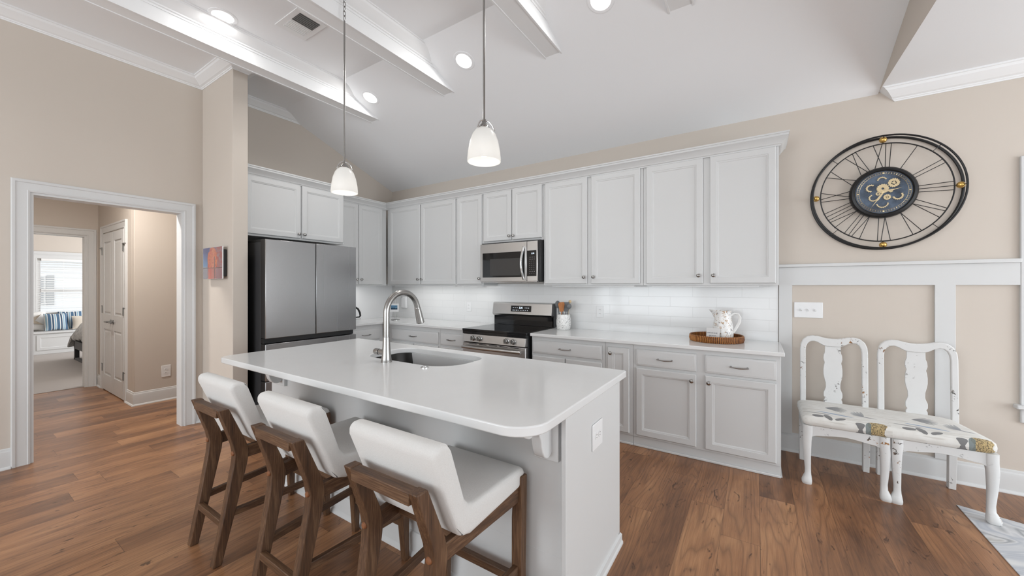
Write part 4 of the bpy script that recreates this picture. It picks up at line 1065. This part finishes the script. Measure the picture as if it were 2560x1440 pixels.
# rug
a, b_, c_, d_ = (5.905, -.414), (6.75, -.684), (6.72, -2.95), (5.885, -2.95)
mb = MB(); mb.loft([[V((*q, .0008)) for q in (a, b_, c_, d_)], [V((*q, .0055)) for q in (a, b_, c_, d_)]])
tag(mb.build('rug', M['rug'], bev=.002), 'flat white and grey brush stroke rug under the bench at the right edge', 'rug')

# ================================================================ THINGS ON THE WORKTOPS
# round rattan tray
tx, ty = 4.548, -.235
TZ = .0035
r = thing('tray', 'round brown ribbed rattan tray on the right hand worktop', 'tray', (tx, ty, .9145))
MB().lathe([(.196, .9145), (.196, .920), (.001, .920)], (tx, ty, 0), seg=48).build('bottom', M['rattan'], r)
mb = MB(); n = 84
for i in range(n):
    a = 2*PI*i/n; mb.tube([(tx+.200*math.cos(a), ty+.200*math.sin(a), .9175), (tx+.206*math.cos(a), ty+.206*math.sin(a), .938), (tx+.203*math.cos(a), ty+.203*math.sin(a), .962)], .0076, 6)
mb.build('rim', M['rattan'], r)
MB().tube([(tx+.203*math.cos(2*PI*i/72), ty+.203*math.sin(2*PI*i/72), .964) for i in range(72)], .0062, 8, closed=True).build('rim_binding', M['rattan'], r)
# pitcher
px, py = 4.600, -.235
r = thing('pitcher', 'white pitcher with floral speckles and strap handle, standing in the tray', 'pitcher', (px, py, .9205))
n = 36; L = []
for z, rad in ((.9205, .066), (.924, .072), (.95, .079), (1.00, .081), (1.06, .074), (1.11, .064), (1.15, .060), (1.172, .064), (1.180, .066)):
    ring_ = []
    for i in range(n):
        a = 2*PI*i/n; k = max(0, math.cos(a-PI*1.06))**9; up = max(0, (z-1.11)/.07)
        ring_.append(V((px+(rad+k*.042*up)*math.cos(a), py+(rad+k*.042*up)*math.sin(a), z+k*.006*up)))
    L.append(ring_)
L2 = [[V((px+(p.x-px)*.93, py+(p.y-py)*.93, p.z)) for p in q] for q in L[::-1][:-1]]
MB().loft(L+L2).build('jug', M['pitcher'], r, smooth=60)
hp = [(px+.060, 1.135), (px+.085, 1.155), (px+.112, 1.150), (px+.126, 1.122), (px+.122, 1.085), (px+.104, 1.045), (px+.086, 1.012), (px+.074, .995)]
MB().tube([(x, py, z) for x, z in hp], .0065, 8, sq=(.8, 1.9)).build('handle', M['white'], r)
# little message block
r = thing('message_block', 'small square white message block with printed lines, leaning in the tray', 'sign', (4.532, -.345, .9205))
ml = Matrix.Translation((4.532, -.350, .9228)) @ Matrix.Rotation(-.12, 4, 'Z') @ Matrix.Rotation(-.14, 4, 'X')
b = MB().box(-.050, -.006, 0, .050, .006, .112).xf(ml).build('block', mat('pale grey plaster', (.66, .655, .65), .7), r, bev=.002)
mb = MB()
for z, x0, x1 in ((.066, -.040, .036), (.044, -.028, .022), (.020, -.036, .038)):
    x = x0
    while x < x1:
        w_ = random.uniform(.003, .006); mb.box(x, -.0068, z, x+w_, -.0060, z+.007); x += w_+random.uniform(.002, .004)
mb.xf(ml).build('print', mat('dark print', (.16, .16, .17), .6), b)
# utensil crock
ux, uy = 3.068, -.165
r = thing('utensil_crock', 'white speckled stoneware crock beside the range', 'crock', (ux, uy, .9145))
pr = [(.045, .9145), (.066, .9145), (.072, .924), (.080, .97), (.079, 1.02), (.072, 1.06), (.070, 1.082), (.066, 1.082), (.068, 1.06), (.074, 1.02), (.075, .97), (.066, .922), (.001, .920)]
MB().lathe(pr, (ux, uy, 0), seg=32, cap0=True, cap1=False).build('pot', M['crock'], r, smooth=60)
def utensil(name, label, m, base_, top, head, cat):
    """handle tube and a shaped head; stands in the crock"""
    b0 = V(base_); t0 = V(top); d_ = (t0-b0).normalized()
    rr = thing(name, label, cat, b0, 'utensils in the crock')
    MB().tube([b0, t0], .0055, 8).build('handle', M[m if m != 'steelh' else 'nickel'], rr)
    mb = MB()
    right = V((.84, .54, 0)); right = (right-d_*right.dot(d_)).normalized(); nn = d_.cross(right)
    if head == 'spoon':
        mb.sphere((0, 0, 0), 1, 16, (.030, .009, .042)); mb.xf(Matrix.Translation(t0+d_*.036) @ Matrix((right, nn, d_)).transposed().to_4x4())
    elif head == 'ladle':
        mb.sphere((0, 0, 0), 1, 16, (.028, .018, .030)); mb.xf(Matrix.Translation(t0+d_*.026) @ Matrix((right, nn, d_)).transposed().to_4x4())
    elif head == 'turner':
        w0, w1, hh = .020, .036, .105
        pts_ = [(-w0, 0), (w0, 0), (w1, hh*.75), (w1*.8, hh), (-w1*.6, hh*.98), (-w1, hh*.8)]
        mb.prism([t0+right*x+d_*z-nn*.003 for x, z in pts_], nn*.006)
    elif head == 'ball':
        mb.sphere(t0+d_*.014, .017, 14)
    mb.build('head', M[m], rr, smooth=50, bev=.001 if head == 'turner' else 0)
zb = .925
utensil('serving_spoon', 'grey serving spoon leaning left in the utensil crock', 'silicone', (ux-.035, uy+.010, zb), (ux-.066, uy+.004, 1.150), 'spoon', 'utensil')
utensil('wooden_turner', 'broad brown bamboo turner standing in the utensil crock', 'bamboo', (ux-.004, uy-.030, zb), (ux-.010, uy-.030, 1.110), 'turner', 'utensil')
utensil('spatula', 'grey silicone spatula behind the bamboo turner in the crock', 'silicone', (ux+.015, uy+.008, zb), (ux+.024, uy+.006, 1.110), 'turner', 'utensil')
utensil('ladle', 'grey ladle leaning right in the utensil crock', 'silicone', (ux+.016, uy-.012, zb), (ux+.070, uy-.026, 1.145), 'ladle', 'utensil')
utensil('wooden_masher', 'pale wooden tool with round end at the back of the crock', 'pale', (ux+.006, uy+.030, zb), (ux+.050, uy+.052, 1.205), 'ball', 'utensil')
utensil('slotted_spoon', 'narrow grey slotted spoon between turner and serving spoon in the crock', 'silicone', (ux-.016, uy+.034, zb), (ux-.034, uy+.052, 1.120), 'spoon', 'utensil')

# easel with a small blue print
r = thing('desk_easel', 'small wire easel with a blue seascape card, seen through the faucet arch', 'photo stand', (.590, -.385, .9145))
ex, ey = .590, -.385
rt = V((.84, .54, 0)); MB().lathe([(.062, .9145), (.062, .920), (.058, .922), (.001, .922)], (ex, ey, 0), seg=24).build('base', M['nickel'], r)
mb = MB()
for s in (-1, 1):
    mb.tube([V((ex, ey, .92))+rt*s*.012, V((ex, ey, 1.00))+rt*s*.022, V((ex, ey, 1.13))+rt*s*.020, V((ex, ey, 1.225))+rt*s*.004], .0022, 6)
mb.build('stand', M['nickel'], r)
fr_ = Fr((ex, ey-.02, 0), rt, (.54, -.84, 0)); mb = MB()
def obox(fr, u0, u1, z0, z1, n0, n1):
    return MB().hexa([fr.p(u0, z0, n0), fr.p(u1, z0, n0), fr.p(u1, z0, n1), fr.p(u0, z0, n1), fr.p(u0, z1, n0), fr.p(u1, z1, n0), fr.p(u1, z1, n1), fr.p(u0, z1, n1)])
cdp = obox(fr_, -.062, .062, 1.030, 1.145, -.002, .001).build('card', M['plate'], r)
obox(fr_, -.046, .046, 1.062, 1.122, .001, .002).build('print', M['sea'], cdp)
# white wireless unit plugged in on the tiles
r = thing('wifi_unit', 'white rounded plug in unit on the tiles behind the faucet arch', 'device', (.37, -.03, 1.06))
MB().box(.315, -.055, 1.055, .430, -.0125, 1.238).build('case', M['plate'], r, bev=.018, seg=4)
MB().lathe([(.006, 0), (.005, .002), (.001, .002)], (.345, -.055, 1.222), (0, -1, 0), 12).build('indicator', M['slot'], r)
# kettle peeking out behind the fridge
kx, ky = .34, -.945
r = thing('kettle', 'kettle with black handle mostly hidden behind the fridge', 'kettle', (kx, ky, .9145))
MB().lathe([(.075, .9145), (.078, .93), (.075, 1.0), (.062, 1.08), (.050, 1.10), (.02, 1.115), (.001, 1.115)], (kx, ky, 0), seg=28).build('pot', M['steel'], r, smooth=60)
MB().tube([(kx, ky+.050, 1.095), (kx, ky+.10, 1.11), (kx, ky+.145, 1.08), (kx, ky+.172, 1.03), (kx, ky+.180, .99), (kx, ky+.165, .972), (kx, ky+.075, .970)], [.010, .012, .013, .013, .012, .010, .009], 10).build('handle', M['black'], r)
# small white box next to it
r = thing('small_box', 'small grey and white box on the worktop just right of the fridge', 'box', (.17, -.70, .9145))
MB().box(.13, -.745, .9145, .20, -.660, .952).build('carton', M['plate'], r, bev=.002)
MB().box(.128, -.747, .925, .202, -.658, .940).build('band', mat('grey band', (.45, .45, .45), .5), r)

# glass picture display on the stub wall
r = thing('picture_display', 'small glass panel with a red tree photo on the beige stub wall', 'picture', (.45, SY0-.03, 1.46))
MB().box(.30, SY0-.030, 1.480, .648, SY0-.0005, 1.735).build('mount_box', M['black'], r, bev=.006)
gp = MB().box(.225, SY0-.046, 1.458, .672, SY0-.038, 1.762).build('glass_panel', M['plate'], r, bev=.001)
MB().box(.227, SY0-.0475, 1.4595, .666, SY0-.0462, 1.7605).build('photo', M['photo'], gp)
MB().box(.40, SY0-.039, 1.55, .55, SY0-.029, 1.66).build('bracket', M['black'], r)

# ================================================================ HALL AND BEDROOM BEYOND
r = thing('ceiling_lamp', 'flush ceiling lamp in the hall beyond the opening', 'light', (-.62, -3.25, HC-.07))
MB().lathe([(.13, HC-.0005), (.13, HC-.02), (.12, HC-.05), (.06, HC-.07), (.001, HC-.072)], (-.62, -3.25, 0), seg=24).build('shade', M['lens'], r)
area('lamp', (-.62, -3.25, HC-.08), (0, 0, -1), .22, .22, 40, (1, .96, .91), r, 'DISK')
# window seat
SFX = -7.287
r = thing('storage_bench', 'white panelled window seat under the bedroom window', 'bench', (-7.5, -2.0, 0))
MB().box(RX+.002, -3.4, .007, SFX, -.6, .425).build('box', M['trim'], r, bev=.003)
MB().box(RX+.002, -3.4, .425, SFX+.03, -.6, .458).build('top', M['trim'], r, bev=.004)
WS = Fr((SFX, 0, 0), (0, 1, 0), (1, 0, 0))
for a in (-3.3, -2.75, -2.2, -1.65): MB().panel(WS, a, a+.50, .09, .39, .010, [(0, -.010), (0, 0), (.05, 0), (.056, -.008), (.058, -.008)]).build('panel', M['trim'], r)
def pillow(name, label, m, c, w_, h_, d_, rot, tilt, cat='cushion'):
    mb = MB(); n = 14; L = []
    T = []
    for s in (-1, 1):
        for j in range(n+1):
            pass
    grid = {}
    for s in (1, -1):
        for i in range(n+1):
            for j in range(n+1):
                u = i/n*2-1; v = j/n*2-1
                e_ = (max(0, 1-abs(u)**2.6)*max(0, 1-abs(v)**2.6))**.55
                sc = 1-.06*(1-abs(u))*abs(v)**2; sc2 = 1-.06*(1-abs(v))*abs(u)**2
                grid[s, i, j] = mb.b.verts.new((u*w_/2*sc2, s*e_*d_/2, (v*sc+1)*h_/2))
    for s in (1, -1):
        for i in range(n):
            for j in range(n):
                f = [grid[s, i, j], grid[s, i+1, j], grid[s, i+1, j+1], grid[s, i, j+1]]
                mb.b.faces.new(f if s < 0 else f[::-1])
    bmesh.ops.remove_doubles(mb.b, verts=mb.b.verts[:], dist=1e-4)
    o = mb.build(name, m, None, smooth=80)
    off = BASE[o.name]
    for v in o.data.vertices: v.co += off
    o.location = c; o.rotation_euler = (tilt, 0, rot)
    return tag(o, label, cat, 'cushions on the window seat')
# cushions face +x (towards the hall): rotate local -y onto +x
p1 = pillow('cushion', 'white cushion with a big beige starfish at the left of the window seat', M['cushwhite'], (-7.62, -2.80, .466), .42, .40, .12, PI/2, -.18)
mb = MB(); sp = []
for k in range(10):
    a = PI/2+k*PI/5+.45; rad = .20 if k % 2 == 0 else .055
    sp.append((rad*math.cos(a), -.083, .20+rad*math.sin(a)))
mb.prism(sp, (0, -.006, 0)); BASE[p1.name] = V((0, 0, 0)); mb.build('starfish', M['starfish'], p1, bev=.004)
pillow('cushion', 'blue and white striped cushion leaning on the starfish cushion', M['stripes'], (-7.45, -2.47, .466), .33, .36, .11, PI/2+.10, -.24)
pillow('cushion', 'blue striped cushion behind the others on the window seat', M['stripes'], (-7.64, -2.25, .466), .36, .38, .10, PI/2, -.16)
pillow('cushion', 'plain beige cushion at the right of the window seat', M['cushbeige'], (-7.43, -2.08, .466), .36, .29, .11, PI/2+.05, -.24)
# bed
r = thing('bed', 'bed with dark grey frame and grey leaf print duvet in the bedroom', 'bed', (-4.7, -1.5, .006))
bx_, by_ = -5.98, -2.44
MB().box(bx_, by_, .215, -3.9, by_+.05, .365).box(bx_, by_, .215, bx_+.05, -.6, .365).box(bx_, by_+.05, .25, -3.9, -.6, .34).build('frame', M['bedframe'], r, bev=.004)
for x, y in ((bx_, by_), (bx_, -.66), (-3.98, by_), (-3.98, -.66)): MB().box(x, y, .007, x+.08, y+.06, .215).build('leg', M['black'], r, bev=.003)
MB().box(bx_, by_, .007, -3.9, by_+.055, .045).build('base_rail', M['bedframe'], r, bev=.003)
MB().box(bx_+.10, by_+.12, .34, -3.92, -.72, .56).build('mattress', M['cushwhite'], r, bev=.04, seg=4)
mb = MB(); n = 26
for i in range(n): pass
L = []
for i in range(41):
    x = bx_-.17+(2.1)*i/40
    row = []
    for j in range(17):
        y = by_-.06+(1.95)*j/16
        edge = min(1, max(0, (x-(bx_-.17))/.30)); ey_ = min(1, max(0, (y-(by_-.06))/.22))
        z = .24+.52*(edge**.5)*(.35+.65*ey_**.5)+.018*math.sin(x*17+y*5)+.014*math.sin(y*23-x*9)+(.05*min(1, max(0, (x+5.7)/1.2)))
        row.append(V((x, y, z)))
    L.append(row)
mb.loft(L, False, False, closed=False); o = mb.build('duvet', M['duvet'], r, smooth=80); o.modifiers.new('t', 'SOLIDIFY').thickness = .03
# window blind
r = thing('window_blind', 'white slatted blind across the bedroom window', 'blind', (RX+.0, (w1[0]+w1[1])/2, w1[2]))
mb = MB(); z = w1[2]+.04
while z < w1[3]-.05:
    mb.hexa([(RX-.012, w1[0]+.055, z), (RX+.018, w1[0]+.055, z-.012), (RX+.018, w1[1]-.055, z-.012), (RX-.012, w1[1]-.055, z), (RX-.012, w1[0]+.055, z+.003), (RX+.018, w1[0]+.055, z-.009), (RX+.018, w1[1]-.055, z-.009), (RX-.012, w1[1]-.055, z+.003)]); z += .048
mb.build('slats', M['blind'], r, smooth=0)
MB().box(RX-.014, w1[0]+.055, w1[3]-.05, RX+.02, w1[1]-.055, w1[3]-.001).build('head_rail', M['blind'], r)
mb = MB()
for y in (w1[0]+.36, w1[1]-.36): mb.box(RX+.018, y-.002, w1[2]+.03, RX+.020, y+.002, w1[3]-.05)
mb.build('cord', M['blind'], r)
# ceiling fan: one blade shows
r = thing('ceiling_fan', 'ceiling fan whose blade tip shows above the bedroom window', 'fan', (-4.55, -1.75, 2.2))
fcx, fcy = -4.55, -1.75
MB().lathe([(.012, 2.25), (.012, 2.7995), (.06, 2.7995)], (fcx, fcy, 0), seg=12).build('downrod', M['nickel'], r)
MB().lathe([(.001, 2.14), (.08, 2.145), (.10, 2.19), (.10, 2.24), (.05, 2.27), (.012, 2.28)], (fcx, fcy, 0), seg=24).build('motor', M['nickel'], r)
for k in range(5):
    a = math.radians(212)+k*2*PI/5; d_ = V((math.cos(a), math.sin(a), 0)); s_ = V((-math.sin(a), math.cos(a), 0)); O = V((fcx, fcy, 2.205))
    pp = [O+d_*.09-s_*.05, O+d_*.75-s_*.075, O+d_*.95-s_*.05, O+d_*.95+s_*.05, O+d_*.75+s_*.075, O+d_*.09+s_*.05]
    MB().prism(pp, (0, 0, .006)).build('blade', M['trim'], r)
# neighbouring house outside
r = thing('house', 'neighbouring white sided house seen faintly through the bedroom window', 'house', (-17, -1, -.3))
MB().box(-20, -7, -.3, -16, 4, 2.6).build('wall', M['siding'], r, smooth=0)
MB().prism([(-15.7, -7.4, 2.5), (-15.7, 4.4, 2.5), (-15.7, 0.8, 4.6), (-15.7, -3.0, 4.6)], (-4.6, 0, 0)).build('roof', M['roof'], r, smooth=0)
wn_ = MB().box(-16.04, -2.02, .75, -15.96, -1.70, 1.75).build('window', M['trim'], r)
MB().box(-16.05, -1.98, .8, -15.95, -1.74, 1.7).build('pane', M['shutter'], wn_)
for y in (-2.22, -1.67): MB().box(-16.03, y, .72, -15.97, y+.17, 1.78).build('shutter', M['shutter'], r)
